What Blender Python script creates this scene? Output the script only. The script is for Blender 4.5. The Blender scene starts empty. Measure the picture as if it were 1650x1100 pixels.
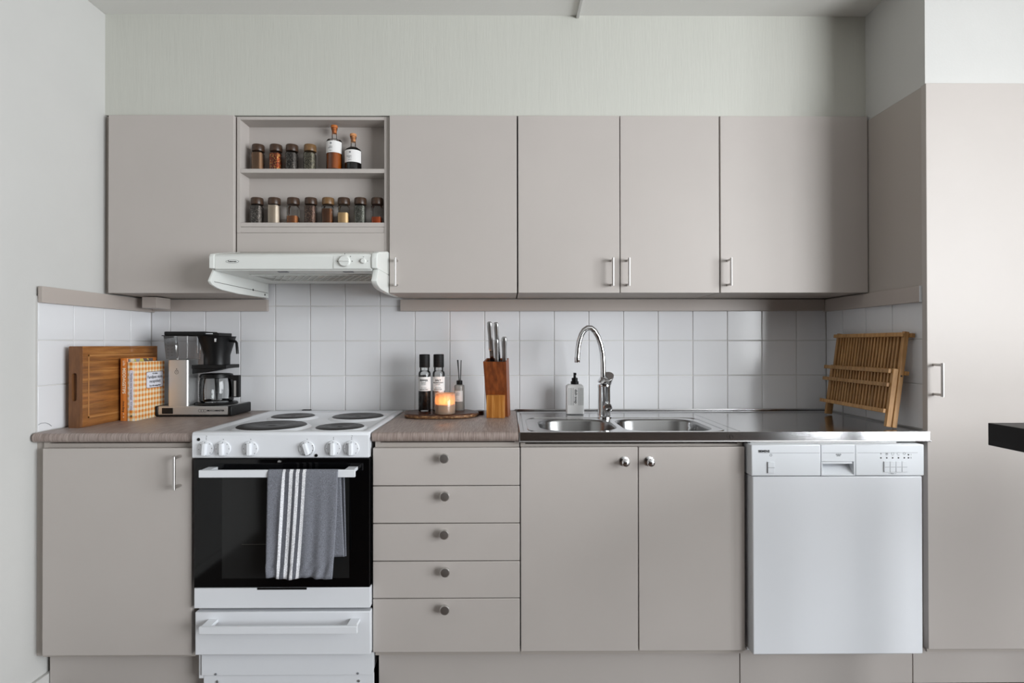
import bpy, bmesh, math, random
from mathutils import Vector, Matrix, Euler
random.seed(7)
C = bpy.context.scene.collection
PI = math.pi
# ---------------------------------------------------------------- camera
cd = bpy.data.cameras.new('camera'); cam = bpy.data.objects.new('camera', cd); C.objects.link(cam)
cd.sensor_width = 36.0; cd.lens = 909.433 / 1650 * 36.0; cd.clip_start = 0.05; cd.clip_end = 100
YAW, PITCH, ROLL = 0.0072587, 0.0051887, -0.0012149
f_ = Vector((math.sin(YAW), math.cos(YAW), 0)); r_ = Vector((math.cos(YAW), -math.sin(YAW), 0)); u_ = Vector((0, 0, 1))
f2 = f_ * math.cos(PITCH) + u_ * math.sin(PITCH); u2 = u_ * math.cos(PITCH) - f_ * math.sin(PITCH)
r3 = r_ * math.cos(ROLL) + u2 * math.sin(ROLL); u3 = u2 * math.cos(ROLL) - r_ * math.sin(ROLL)
M = Matrix((r3, u3, -f2)).transposed().to_4x4(); M.translation = Vector((1.53196, -2.43489, 1.18459))
cam.matrix_world = M
bpy.context.scene.camera = cam
# ---------------------------------------------------------------- world, window light, exposure
w = bpy.data.worlds.new('World'); bpy.context.scene.world = w; w.use_nodes = True
bg = w.node_tree.nodes['Background']; bg.inputs[0].default_value = (0.80, 0.88, 1.0, 1); bg.inputs[1].default_value = 1.0


def area(name, loc, target, sx, sy, power, col):
    l = bpy.data.lights.new(name, 'AREA'); l.shape = 'RECTANGLE'; l.size = sx; l.size_y = sy; l.energy = power; l.color = col
    o = bpy.data.objects.new(name, l); C.objects.link(o); o.location = loc
    o.rotation_euler = (Vector(target) - Vector(loc)).to_track_quat('-Z', 'Y').to_euler()
    return o


area('window_daylight', (4.84, -3.15, 1.36), (1.9, -2.15, 0.98), 2.6, 1.8, 195, (0.94, 0.972, 1.0))
#area('rear_window_daylight', (1.2, -5.85, 1.6), (1.4, 0, 1.1), 2.2, 1.3, 45, (0.96, 0.98, 1.0))
vs = bpy.context.scene.view_settings
vs.view_transform = 'Standard'; vs.look = 'None'; vs.gamma = 1.0; vs.use_curve_mapping = False; vs.exposure = 0.45


# ---------------------------------------------------------------- materials
def lin(c):
    return tuple(((v / 255) / 12.92 if v / 255 <= 0.04045 else ((v / 255 + 0.055) / 1.055) ** 2.4) for v in c)


def base(name):
    m = bpy.data.materials.new(name); m.use_nodes = True
    return m, m.node_tree, m.node_tree.nodes['Principled BSDF']


def mat(name, rgb, rough=0.5, metal=0.0, var=0.0, scale=(8, 8, 8), bump=0.0, bscale=None, coat=0.0, spec=0.5, detail=4):
    """plain or softly mottled procedural material"""
    m, nt, b = base(name)
    c = lin(rgb)
    b.inputs['Base Color'].default_value = (*c, 1); b.inputs['Roughness'].default_value = rough
    b.inputs['Metallic'].default_value = metal; b.inputs['Coat Weight'].default_value = coat
    b.inputs['Specular IOR Level'].default_value = spec
    if var or bump:
        tc = nt.nodes.new('ShaderNodeTexCoord')
        mp = nt.nodes.new('ShaderNodeMapping'); mp.inputs['Scale'].default_value = scale
        nt.links.new(tc.outputs['Object'], mp.inputs[0])
        no = nt.nodes.new('ShaderNodeTexNoise'); no.inputs['Scale'].default_value = 1; no.inputs['Detail'].default_value = detail
        nt.links.new(mp.outputs[0], no.inputs['Vector'])
        if var:
            rp = nt.nodes.new('ShaderNodeValToRGB')
            rp.color_ramp.elements[0].position = 0.3; rp.color_ramp.elements[1].position = 0.7
            rp.color_ramp.elements[0].color = (*[v * (1 - var) for v in c], 1)
            rp.color_ramp.elements[1].color = (*[min(1, v * (1 + var)) for v in c], 1)
            nt.links.new(no.outputs['Fac'], rp.inputs[0]); nt.links.new(rp.outputs[0], b.inputs['Base Color'])
        if bump:
            n2 = no
            if bscale:
                mp2 = nt.nodes.new('ShaderNodeMapping'); mp2.inputs['Scale'].default_value = bscale
                nt.links.new(tc.outputs['Object'], mp2.inputs[0])
                n2 = nt.nodes.new('ShaderNodeTexNoise'); n2.inputs['Scale'].default_value = 1
                nt.links.new(mp2.outputs[0], n2.inputs['Vector'])
            bp = nt.nodes.new('ShaderNodeBump'); bp.inputs['Strength'].default_value = bump; bp.inputs['Distance'].default_value = 0.002
            nt.links.new(n2.outputs['Fac'], bp.inputs['Height']); nt.links.new(bp.outputs[0], b.inputs['Normal'])
    return m


def grain(name, cols, scale, rough=0.5, bump=0.1, rand=0.0, detail=6):
    """stretched noise through a colour ramp: wood or laminate"""
    m, nt, b = base(name)
    tc = nt.nodes.new('ShaderNodeTexCoord'); mp = nt.nodes.new('ShaderNodeMapping'); mp.inputs['Scale'].default_value = scale
    nt.links.new(tc.outputs['Object'], mp.inputs[0])
    oi = nt.nodes.new('ShaderNodeObjectInfo')
    if rand:
        ml = nt.nodes.new('ShaderNodeMath'); ml.operation = 'MULTIPLY'; ml.inputs[1].default_value = 37.0
        nt.links.new(oi.outputs['Random'], ml.inputs[0])
        cx = nt.nodes.new('ShaderNodeCombineXYZ')
        for i in range(3): nt.links.new(ml.outputs[0], cx.inputs[i])
        nt.links.new(cx.outputs[0], mp.inputs['Location'])
    no = nt.nodes.new('ShaderNodeTexNoise'); no.inputs['Scale'].default_value = 1; no.inputs['Detail'].default_value = detail; no.inputs['Roughness'].default_value = 0.6
    nt.links.new(mp.outputs[0], no.inputs['Vector'])
    rp = nt.nodes.new('ShaderNodeValToRGB'); e = rp.color_ramp.elements
    e[0].position = 0.3; e[0].color = (*lin(cols[0]), 1); e[1].position = 0.72; e[1].color = (*lin(cols[-1]), 1)
    for i, cc in enumerate(cols[1:-1]):
        n = e.new(0.3 + 0.42 * (i + 1) / (len(cols) - 1)); n.color = (*lin(cc), 1)
    nt.links.new(no.outputs['Fac'], rp.inputs[0])
    out = rp.outputs[0]
    if rand:
        hs = nt.nodes.new('ShaderNodeHueSaturation')
        mr = nt.nodes.new('ShaderNodeMapRange'); mr.inputs['To Min'].default_value = 1 - rand; mr.inputs['To Max'].default_value = 1 + rand
        nt.links.new(oi.outputs['Random'], mr.inputs['Value']); nt.links.new(mr.outputs[0], hs.inputs['Value'])
        nt.links.new(out, hs.inputs['Color']); out = hs.outputs[0]
    nt.links.new(out, b.inputs['Base Color']); b.inputs['Roughness'].default_value = rough
    if bump:
        bp = nt.nodes.new('ShaderNodeBump'); bp.inputs['Strength'].default_value = bump; bp.inputs['Distance'].default_value = 0.001
        nt.links.new(no.outputs['Fac'], bp.inputs['Height']); nt.links.new(bp.outputs[0], b.inputs['Normal'])
    return m


def thin_glass(name, tint=(0.96, 0.97, 0.97), rough=0.02, diffuse=0.0, dcol=(0.8, 0.8, 0.8), trans=0.0):
    """thin walled glass: clear transmission plus a Fresnel gloss, optionally a frosted share"""
    m = bpy.data.materials.new(name); m.use_nodes = True; nt = m.node_tree; nt.nodes.remove(nt.nodes['Principled BSDF'])
    out = nt.nodes['Material Output']
    t = nt.nodes.new('ShaderNodeBsdfTransparent'); t.inputs[0].default_value = (*tint, 1)
    g = nt.nodes.new('ShaderNodeBsdfGlossy'); g.inputs['Roughness'].default_value = rough
    fr = nt.nodes.new('ShaderNodeFresnel'); fr.inputs[0].default_value = 1.45
    mx = nt.nodes.new('ShaderNodeMixShader')
    nt.links.new(fr.outputs[0], mx.inputs[0]); nt.links.new(g.outputs[0], mx.inputs[2])
    body = t.outputs[0]
    if diffuse:
        d = nt.nodes.new('ShaderNodeBsdfDiffuse'); d.inputs[0].default_value = (*dcol, 1)
        tl = nt.nodes.new('ShaderNodeBsdfTranslucent'); tl.inputs[0].default_value = (*dcol, 1)
        a = nt.nodes.new('ShaderNodeMixShader'); a.inputs[0].default_value = trans
        nt.links.new(d.outputs[0], a.inputs[1]); nt.links.new(tl.outputs[0], a.inputs[2])
        q = nt.nodes.new('ShaderNodeMixShader'); q.inputs[0].default_value = diffuse
        nt.links.new(body, q.inputs[1]); nt.links.new(a.outputs[0], q.inputs[2]); body = q.outputs[0]
    nt.links.new(body, mx.inputs[1]); nt.links.new(mx.outputs[0], out.inputs[0])
    return m


def speckle(name, cols, scale=320, rough=0.7):
    m, nt, b = base(name)
    tc = nt.nodes.new('ShaderNodeTexCoord'); v = nt.nodes.new('ShaderNodeTexVoronoi'); v.inputs['Scale'].default_value = scale
    nt.links.new(tc.outputs['Object'], v.inputs['Vector'])
    sp = nt.nodes.new('ShaderNodeSeparateColor'); nt.links.new(v.outputs['Color'], sp.inputs[0])
    rp = nt.nodes.new('ShaderNodeValToRGB'); rp.color_ramp.interpolation = 'CONSTANT'; e = rp.color_ramp.elements
    e[0].color = (*lin(cols[0]), 1); e[1].position = 1 / len(cols); e[1].color = (*lin(cols[1]), 1)
    for i in range(2, len(cols)):
        n = e.new(i / len(cols)); n.color = (*lin(cols[i]), 1)
    nt.links.new(sp.outputs[0], rp.inputs[0]); nt.links.new(rp.outputs[0], b.inputs['Base Color'])
    b.inputs['Roughness'].default_value = rough
    return m


def emit(name, col, s):
    m, nt, b = base(name); b.inputs['Base Color'].default_value = (*col, 1)
    b.inputs['Emission Color'].default_value = (*col, 1); b.inputs['Emission Strength'].default_value = s
    return m


CAB = mat('greige cabinet paint', (184, 177, 172), 0.5, var=0.02, scale=(3, 3, 3), bump=0.02, bscale=(60, 60, 60), spec=0.35)
CABIN = mat('cabinet carcass paint', (175, 167, 160), 0.5)
WALL = mat('painted wall', (198, 197, 194), 0.75, var=0.015, scale=(5, 5, 5), bump=0.12, bscale=(160, 160, 160))
PAPER = mat('painted wallpaper', (196, 196, 188), 0.7, var=0.012, scale=(60, 60, 4), bump=0.25, bscale=(170, 170, 14))
CEIL = mat('ceiling paint', (226, 225, 221), 0.8, bump=0.15, scale=(120, 120, 120))
TILE = mat('glazed white tile', (221, 221, 223), 0.17)
GROUT = mat('grout', (208, 206, 203), 0.85)
TRIMM = mat('taupe cover strip', (177, 167, 160), 0.4)
LAM = grain('grey wood laminate', [(116, 101, 95), (150, 135, 128), (176, 162, 154)], (420, 14, 22), 0.38, 0.15)
STEEL = mat('brushed steel', (196, 196, 197), 0.15, 1.0, bump=0.03, scale=(30, 900, 900))
STEELB = mat('bowl steel', (146, 146, 146), 0.24, 1.0, bump=0.04, scale=(900, 900, 20))
CHROME = mat('chrome', (225, 226, 228), 0.06, 1.0)
NICKEL = mat('brushed nickel', (200, 197, 194), 0.38, 1.0)
ALU = mat('brushed aluminium', (204, 203, 202), 0.46, 1.0, bump=0.03, scale=(600, 600, 20))
WHITE = mat('white enamel', (226, 228, 232), 0.22)
WHITEP = mat('white plastic', (224, 227, 231), 0.38)
HOODW = mat('off white hood enamel', (222, 224, 220), 0.35)
BLACK = mat('black plastic', (8, 8, 9), 0.4, spec=0.3)
BLACKG = mat('black oven glass', (5, 5, 6), 0.06, spec=0.3)
OVENW = mat('oven window glass', (30, 30, 30), 0.08, spec=0.3)
IRON = mat('cast iron hotplate', (44, 42, 41), 0.42, 0.3, bump=0.1, scale=(300, 300, 300))
DARK = mat('dark print', (30, 30, 32), 0.6)
GREYP = mat('grey print', (120, 122, 126), 0.6)
SHADOWLINE = mat('painted fold shade', (60, 54, 50), 0.8)
TABLE = mat('black brown wood', (9, 6, 6), 0.45, var=0.2, scale=(8, 60, 60), spec=0.25)
FLOORM = grain('dark wooden floor', [(52, 38, 30), (80, 60, 48)], (6, 90, 40), 0.35, 0.1)
OAK = grain('oiled oak', [(104, 62, 26), (142, 90, 42), (176, 122, 66)], (60, 5, 60), 0.45, 0.08, rand=0.22)
OAKEND = grain('oak end grain', [(96, 60, 32), (122, 80, 46)], (80, 60, 14), 0.55, 0.05)
OAKLIGHT = mat('sanded groove', (170, 118, 66), 0.6)
BAMBOO = grain('bamboo', [(150, 108, 62), (178, 134, 84), (196, 154, 102)], (90, 90, 12), 0.5, 0.06, rand=0.14)
WALNUT = grain('dark live edge wood', [(40, 20, 12), (70, 38, 22), (96, 56, 34)], (12, 110, 60), 0.32, 0.2)
BARK = grain('bark edge', [(52, 30, 18), (112, 76, 46), (176, 136, 92)], (70, 70, 120), 0.6, 0.6)
ACACIA = grain('acacia', [(92, 44, 18), (124, 64, 28), (150, 82, 38)], (70, 70, 7), 0.4, 0.05)
ACACIAL = grain('pale acacia', [(140, 82, 28), (172, 110, 44), (206, 150, 84)], (110, 110, 6), 0.4, 0.05)
GLASS = thin_glass('clear glass')
GLASSW = thin_glass('tank glass', (0.86, 0.87, 0.88), 0.03, 0.12, (0.6, 0.6, 0.6), 0.5)
FROST = thin_glass('frosted glass', (0.8, 0.8, 0.78), 0.15, 0.6, (0.72, 0.70, 0.67), 0.5)
PAPERW = mat('paper label', (226, 224, 222), 0.7)
LID = mat('brown jar lid', (62, 42, 28), 0.4, var=0.25, scale=(90, 90, 300))
CORK = mat('cork', (196, 136, 88), 0.8, var=0.15, scale=(200, 200, 200))
CORKO = mat('orange wooden stopper', (186, 106, 46), 0.6, var=0.1, scale=(120, 120, 300))


# ---------------------------------------------------------------- mesh builder
class MB:
    def __init__(s): s.v = []; s.f = []; s.sm = []

    def add(s, bm, smooth=False, mtx=None, flat=False):
        bm.normal_update(); keep = [max(abs(c) for c in f.normal) > 0.999 for f in bm.faces] if flat else None
        if mtx is not None: bmesh.ops.transform(bm, matrix=mtx, verts=bm.verts)
        bm.normal_update(); bm.verts.index_update(); n = len(s.v)
        s.v += [tuple(v.co) for v in bm.verts]
        for i, f in enumerate(bm.faces):
            s.f.append([n + v.index for v in f.verts]); s.sm.append(smooth and not (flat and keep[i]))
        bm.free(); return s

    def box(s, x0, x1, y0, y1, z0, z1, bev=0.0, seg=2, mtx=None):
        bm = bmesh.new(); bmesh.ops.create_cube(bm, size=1)
        for v in bm.verts: v.co = Vector(((x0 + x1) / 2 + v.co.x * (x1 - x0), (y0 + y1) / 2 + v.co.y * (y1 - y0), (z0 + z1) / 2 + v.co.z * (z1 - z0)))
        if bev: bmesh.ops.bevel(bm, geom=bm.edges[:], offset=bev, segments=seg, affect='EDGES', profile=0.5)
        return s.add(bm, bool(bev), mtx, True)

    def lathe(s, prof, c=(0, 0, 0), axis='Z', seg=24, smooth=True, mtx=None):
        """prof: list of (radius, height); axis Y runs towards the room (-Y)"""
        bm = bmesh.new(); rings = []
        for r, h in prof:
            if r < 1e-6: rings.append([bm.verts.new((0, 0, h))])
            else: rings.append([bm.verts.new((r * math.cos(2 * PI * i / seg), r * math.sin(2 * PI * i / seg), h)) for i in range(seg)])
        for a, b in zip(rings, rings[1:]):
            for i in range(seg):
                j = (i + 1) % seg
                if len(a) == 1 and len(b) == 1: continue
                if len(a) == 1: bm.faces.new((a[0], b[j], b[i]))
                elif len(b) == 1: bm.faces.new((a[i], a[j], b[0]))
                else: bm.faces.new((a[i], a[j], b[j], b[i]))
        bmesh.ops.recalc_face_normals(bm, faces=bm.faces[:])
        R = Matrix.Identity(4)
        if axis == 'Y': R = Matrix.Rotation(PI / 2, 4, 'X')
        if axis == 'X': R = Matrix.Rotation(PI / 2, 4, 'Y')
        bmesh.ops.transform(bm, matrix=Matrix.Translation(c) @ R, verts=bm.verts)
        return s.add(bm, smooth, mtx)

    def tube(s, pts, r, seg=12, mtx=None, smooth=True):
        pts = [Vector(p) for p in pts]; bm = bmesh.new(); rings = []; n = len(pts)
        rr = r if isinstance(r, (list, tuple)) else [r] * n
        up = None
        for i, p in enumerate(pts):
            t = (pts[min(i + 1, n - 1)] - pts[max(i - 1, 0)]).normalized()
            if up is None:
                up = Vector((0, 0, 1)) if abs(t.z) < 0.9 else Vector((0, 1, 0))
            a = t.cross(up).normalized(); b = a.cross(t).normalized(); up = b
            rings.append([bm.verts.new(p + (a * math.cos(2 * PI * k / seg) + b * math.sin(2 * PI * k / seg)) * rr[i]) for k in range(seg)])
        for a, b in zip(rings, rings[1:]):
            for k in range(seg): bm.faces.new((a[k], a[(k + 1) % seg], b[(k + 1) % seg], b[k]))
        bm.faces.new(rings[0][::-1]); bm.faces.new(rings[-1])
        bmesh.ops.recalc_face_normals(bm, faces=bm.faces[:])
        return s.add(bm, smooth, mtx)

    def prism(s, poly, axis, a, b, bev=0.0, smooth=False, mtx=None):
        """poly of 2D points; axis X: points are (y,z); Y: (x,z); Z: (x,y)"""
        def P(p, t): return {'X': (t, p[0], p[1]), 'Y': (p[0], t, p[1]), 'Z': (p[0], p[1], t)}[axis]
        bm = bmesh.new(); A = [bm.verts.new(P(p, a)) for p in poly]; B = [bm.verts.new(P(p, b)) for p in poly]; n = len(poly)
        bm.faces.new(A); bm.faces.new(B[::-1])
        for i in range(n): bm.faces.new((A[i], B[i], B[(i + 1) % n], A[(i + 1) % n]))
        bmesh.ops.recalc_face_normals(bm, faces=bm.faces[:])
        if bev:
            bmesh.ops.bevel(bm, geom=[e for e in bm.edges if e.calc_face_angle(0) > 0.5], offset=bev, segments=2, affect='EDGES', profile=0.5)
        return s.add(bm, smooth or bool(bev), mtx, bool(bev))

    def loft(s, loops, cap0=False, cap1=False, smooth=True, mtx=None):
        bm = bmesh.new(); L = [[bm.verts.new(p) for p in lp] for lp in loops]; n = len(L[0])
        for a, b in zip(L, L[1:]):
            for k in range(n): bm.faces.new((a[k], a[(k + 1) % n], b[(k + 1) % n], b[k]))
        if cap0: bm.faces.new(L[0][::-1])
        if cap1: bm.faces.new(L[-1])
        bmesh.ops.recalc_face_normals(bm, faces=bm.faces[:])
        return s.add(bm, smooth, mtx)

    def fill(s, loops, mtx=None):
        """flat face between an outer loop and hole loops"""
        bm = bmesh.new()
        for lp in loops:
            vs_ = [bm.verts.new(p) for p in lp]
            for i in range(len(vs_)): bm.edges.new((vs_[i], vs_[(i + 1) % len(vs_)]))
        bmesh.ops.triangle_fill(bm, use_beauty=True, use_dissolve=False, edges=bm.edges[:])
        bmesh.ops.recalc_face_normals(bm, faces=bm.faces[:])
        return s.add(bm, False, mtx)

    def mesh(s, name, off=(0, 0, 0)):
        me = bpy.data.meshes.new(name)
        me.from_pydata([(v[0] - off[0], v[1] - off[1], v[2] - off[2]) for v in s.v], [], s.f)
        me.polygons.foreach_set('use_smooth', s.sm); me.update(); return me

    def build(s, name, m, parent=None):
        off = WO.get(parent.name, (0, 0, 0)) if parent else (0, 0, 0)
        me = s.mesh(name, off); me.materials.append(m)
        if any(s.sm):
            me.set_sharp_from_angle(angle=math.radians(38)); me.polygons.foreach_set('use_smooth', s.sm); me.update()
        o = bpy.data.objects.new(name, me); C.objects.link(o)
        if parent: o.parent = parent
        WO[o.name] = off
        if name in ('dial_marks', 'level_marks', 'symbols', 'panel_mark', 'screw', 'trim_line', 'seam', 'grille'): o['kind'] = 'stuff'
        return o


WO = {}          # world offset of a part's frame, by object name


def thing(name, label, cat, loc=(0, 0, 0), rot=(0, 0, 0), group=None, local=False):
    """Empty at the thing's base. local=True: parts are modelled in the thing's own frame"""
    o = bpy.data.objects.new(name, None); C.objects.link(o); o.location = loc; o.rotation_euler = rot
    o.empty_display_size = 0.05
    o['label'] = label; o['category'] = cat
    if group: o['group'] = group
    WO[o.name] = (0, 0, 0) if local else tuple(loc)
    return o


def tag(o, label, cat, group=None, kind=None):
    o['label'] = label; o['category'] = cat
    if group: o['group'] = group
    if kind: o['kind'] = kind
    return o


def struct(mb, name, m, label, cat):
    return tag(mb.build(name, m), label, cat, kind='structure')


def text(body, size, m, parent, loc, rot=(PI / 2, 0, 0), align='CENTER', bend=0.0, name='lettering', depth=0.0003, sx=1.0, bold=0.0):
    cu = bpy.data.curves.new(name, 'FONT'); cu.body = body; cu.size = size; cu.align_x = align; cu.align_y = 'CENTER'
    cu.extrude = depth; cu.resolution_u = 2; cu.offset = bold
    t = bpy.data.objects.new(name, cu); C.objects.link(t)
    bpy.context.view_layer.update()
    me = bpy.data.meshes.new_from_object(t.evaluated_get(bpy.context.evaluated_depsgraph_get()))
    C.objects.unlink(t); bpy.data.objects.remove(t); bpy.data.curves.remove(cu)
    mt = Euler(rot).to_matrix()
    off = WO.get(parent.name, (0, 0, 0))
    for v in me.vertices:
        c = v.co.copy(); c.x *= sx
        if bend:
            a = c.x / bend; c = Vector((bend * math.sin(a), c.y, c.z + bend * math.cos(a) - bend))
        v.co = mt @ c + Vector(loc) - Vector(off)
    me.materials.clear(); me.materials.append(m); me.name = name
    o = bpy.data.objects.new(name, me); C.objects.link(o); o.parent = parent; WO[o.name] = off
    return o


def rr(x0, x1, y0, y1, r, n=6):
    """rounded rectangle loop, counter-clockwise"""
    out = []
    for cx, cy, a in ((x1 - r, y1 - r, 0), (x0 + r, y1 - r, PI / 2), (x0 + r, y0 + r, PI), (x1 - r, y0 + r, 3 * PI / 2)):
        for k in range(n + 1):
            t = a + PI / 2 * k / n; out.append((cx + r * math.cos(t), cy + r * math.sin(t)))
    return out


def at(loop, z): return [(x, y, z) for x, y in loop]


def copy_tree(o, parent=None):
    c = o.copy(); C.objects.link(c); WO[c.name] = WO.get(o.name, (0, 0, 0))
    if parent: c.parent = parent
    for ch in [k for k in C.objects if k.parent == o]: copy_tree(ch, c)
    return c


FZ = 0.045       # floor level
# ================================================================ ROOM SHELL
struct(MB().box(-2.10, 5.1, -6.2, 0.2, FZ - 0.1, FZ), 'floor', FLOORM, 'dark wooden floor just showing under the plinths', 'floor')
struct(MB().box(-2.10, 5.1, -6.2, 0.2, 2.451, 2.55), 'ceiling', CEIL, 'light grey painted ceiling above the kitchen wall', 'ceiling')
wb = struct(MB().box(-0.10, 3.7, 0.009, 0.12, FZ, 2.45), 'wall_back', WALL, 'back kitchen wall faced with square white tiles between counter and wall cabinets', 'wall')
wl = struct(MB().box(-0.10, -0.009, -2.3, 0.009, FZ, 2.45), 'wall_left', WALL, 'plain light grey wall on the left with tiles above the counter', 'wall')
struct(MB().box(-0.009, 2.916, -0.268, 0.009, 2.063, 2.451), 'wall_upper', PAPER, 'wallpapered bulkhead wall between the wall cabinets and the ceiling', 'wall')
wr = struct(MB().box(2.916, 5.05, -0.578, -0.45, 2.043, 2.451).box(2.916, 3.0, -0.45, 0.009, 2.043, 2.451).box(3.62, 5.05, -0.578, -0.45, FZ, 2.043), 'wall_right', WALL,
            'light wall above the tall cupboard on the right', 'wall')
# window wall far right, behind the camera's view
WX, wy0, wy1, wz0, wz1 = 4.9, -4.55, -1.8, 0.36, 2.28
struct(MB().box(WX, WX + 0.15, -6.1, wy0, FZ, 2.451).box(WX, WX + 0.15, wy1, -0.45, FZ, 2.451).box(WX, WX + 0.15, wy0, wy1, FZ, wz0).box(WX, WX + 0.15, wy0, wy1, wz1, 2.451),
       'wall_window', mat('taupe wall paint', (120, 112, 106), 0.7), 'side wall with the window that lights the kitchen', 'wall')
wn = struct(MB().box(WX + 0.05, WX + 0.1, wy0, wy0 + 0.06, wz0, wz1).box(WX + 0.05, WX + 0.1, wy1 - 0.06, wy1, wz0, wz1).box(WX + 0.05, WX + 0.1, wy0, wy1, wz0, wz0 + 0.06).box(WX + 0.05, WX + 0.1, wy0, wy1, wz1 - 0.06, wz1).box(WX + 0.05, WX + 0.1, -3.2, -3.14, wz0, wz1),
            'window_1', WHITE, 'white framed window in the side wall', 'window')
MB().box(WX + 0.07, WX + 0.076, wy0 + 0.05, wy1 - 0.05, wz0 + 0.05, wz1 - 0.05).build('pane', GLASS, wn)
struct(MB().box(-2.1, 5.05, -6.2, -6.1, FZ, 2.451), 'wall_front', mat('dark brown wall paint', (66, 58, 52), 0.7), 'wall behind the camera', 'wall')
struct(MB().box(-2.1, -2.0, -6.1, -2.2, FZ, 2.45).box(-2.0, -0.1, -2.3, -2.2, FZ, 2.45), 'wall_far', mat('taupe far wall paint', (104, 96, 90), 0.7), 'dark set-back wall behind the camera on the left, added to cut bounce light', 'wall')  # unseen wall, set back and kept dark to reduce bounce light
# skirting on the left wall, ends at the plinth
struct(MB().box(-0.009, 0.004, -2.29, -0.515, FZ, 0.094, 0.003), 'baseboard_left', WALL, 'light painted skirting board along the left wall, ending at the plinth', 'baseboard')

# tiles -------------------------------------------------------------------
tile_cache = {}


def tile(parent, axis, a0, a1, z0, z1):
    g = 0.0014
    wv, hv = a1 - a0 - 2 * g, z1 - z0 - 2 * g
    key = (axis, round(wv, 4), round(hv, 4))
    if key not in tile_cache:
        t = MB()
        if axis == 'Y': t.box(-wv / 2, wv / 2, 0, 0.009, -hv / 2, hv / 2, 0.0016, 2)
        elif axis == 'L': t.box(-0.009, 0, -wv / 2, wv / 2, -hv / 2, hv / 2, 0.0016, 2)
        else: t.box(0, 0.009, -wv / 2, wv / 2, -hv / 2, hv / 2, 0.0016, 2)
        me = t.mesh('tile'); me.materials.append(TILE); me.set_sharp_from_angle(angle=math.radians(60)); me.polygons.foreach_set('use_smooth', t.sm); tile_cache[key] = me
    o = bpy.data.objects.new('tile', tile_cache[key]); C.objects.link(o); o.parent = parent
    m, zc = (a0 + a1) / 2, (z0 + z1) / 2
    j = random.uniform(0, 0.0004)
    tx, tz = random.gauss(0, 0.0016), random.gauss(0, 0.0016)
    o.location = (m, -j, zc) if axis == 'Y' else ((j, m, zc) if axis == 'L' else (2.911 - j, m, zc))
    o.rotation_euler = (tx, 0, tz) if axis == 'Y' else (0, tx, tz)


bx = [0.0005] + [0.0813 + 0.15 * k for k in range(19)] + [2.9105]
for zi in range(3):
    for a, b in zip(bx, bx[1:]): tile(wb, 'Y', a, b, 0.90 + 0.15 * zi, 1.05 + 0.15 * zi)
for a, b in zip(bx, bx[1:]):
    if 0.37 < a and b < 1.15: tile(wb, 'Y', a, b, 1.35, 1.50)
ly = [-0.584, -0.4325, -0.2825, -0.1325, -0.0005]
ry = [-0.570, -0.420, -0.270, -0.120, -0.0005]
for zi in range(3):
    z1 = min(1.05 + 0.15 * zi, 1.338)
    for a, b in zip(ly, ly[1:]): tile(wl, 'L', a, b, 0.90 + 0.15 * zi, z1)
wp = struct(MB().box(2.9136, 2.9184, -0.5695, 0.004, 0.88, 1.345), 'wall_side', GROUT, 'narrow tiled side wall between the sink top and the tall cupboard', 'wall')
tall = thing('tall_cupboard', 'tall greige cupboard filling the right side of the photo, with one bar handle', 'cupboard', (3.2, -0.3, FZ))
for zi in range(3):
    z1 = min(1.05 + 0.15 * zi, 1.338)
    for a, b in zip(ry, ry[1:]):
        tile(wp, 'R', a, b, 0.90 + 0.15 * zi, z1)
MB().box(-0.02, 2.92, 0.0026, 0.0095, 0.87, 1.51).build('grout_bed', GROUT, wb)
MB().box(-0.0095, -0.0026, -0.583, 0.009, 0.87, 1.345).build('grout_bed', GROUT, wl)

# cover strips ------------------------------------------------------------
struct(MB().box(0.016, 0.504, -0.021, -0.0005, 1.328, 1.3775, 0.002), 'trim_1', TRIMM, 'taupe cover strip under the left wall cabinet, ending left of the cooker hood', 'trim')
struct(MB().box(1.072, 2.894, -0.021, -0.0005, 1.3275, 1.3775, 0.002), 'trim_2', TRIMM, 'long taupe cover strip under the three right-hand wall cabinets', 'trim')
struct(MB().box(0.0005, 0.016, -0.586, -0.0005, 1.323, 1.3765, 0.002), 'trim_3', TRIMM, 'taupe cover strip along the top of the tiles on the left wall', 'trim')
t4 = struct(MB().box(2.895, 2.9105, -0.577, -0.0005, 1.324, 1.3765, 0.002), 'trim_4', TRIMM, 'taupe cover strip on the side of the tall cupboard, above the dish rack', 'trim')
MB().box(2.894, 2.912, -0.580, -0.5765, 1.323, 1.3775, 0.001).build('end_cap', WHITEP, t4)
j = tag(MB().box(0.060, 0.118, -0.155, -0.06, 1.333, 1.3775, 0.0015).build('junction_box', TRIMM), 'small boxy beige wiring cover hanging under the left wall cabinet', 'box')
tag(MB().box(1.796, 1.808, -1.9, -0.2685, 2.440, 2.4508, 0.002).build('cable_trunking', WALL), 'thin white cable trunking running along the ceiling to the bulkhead', 'cable trunking')

# tall cupboard -----------------------------------------------------------
MB().box(2.9190, 2.936, -0.578, -0.001, 0.17, 2.04).box(3.59, 3.61, -0.578, -0.02, 0.17, 2.04).box(2.936, 3.59, -0.578, -0.02, 0.17, 0.19).box(2.936, 3.59, -0.578, -0.02, 2.022, 2.04).box(2.936, 3.59, -0.04, -0.02, 0.19, 2.022).build('carcass', CABIN, tall)
MB().box(2.912, 2.9184, -0.578, -0.0005, 1.377, 2.04).box(2.912, 2.9184, -0.579, -0.571, 0.17, 2.034).build('side_panel', CABIN, tall)
dr = MB().box(2.9005, 3.58, -0.602, -0.5795, 0.19, 2.038, 0.0018).build('door', CAB, tall)


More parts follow.
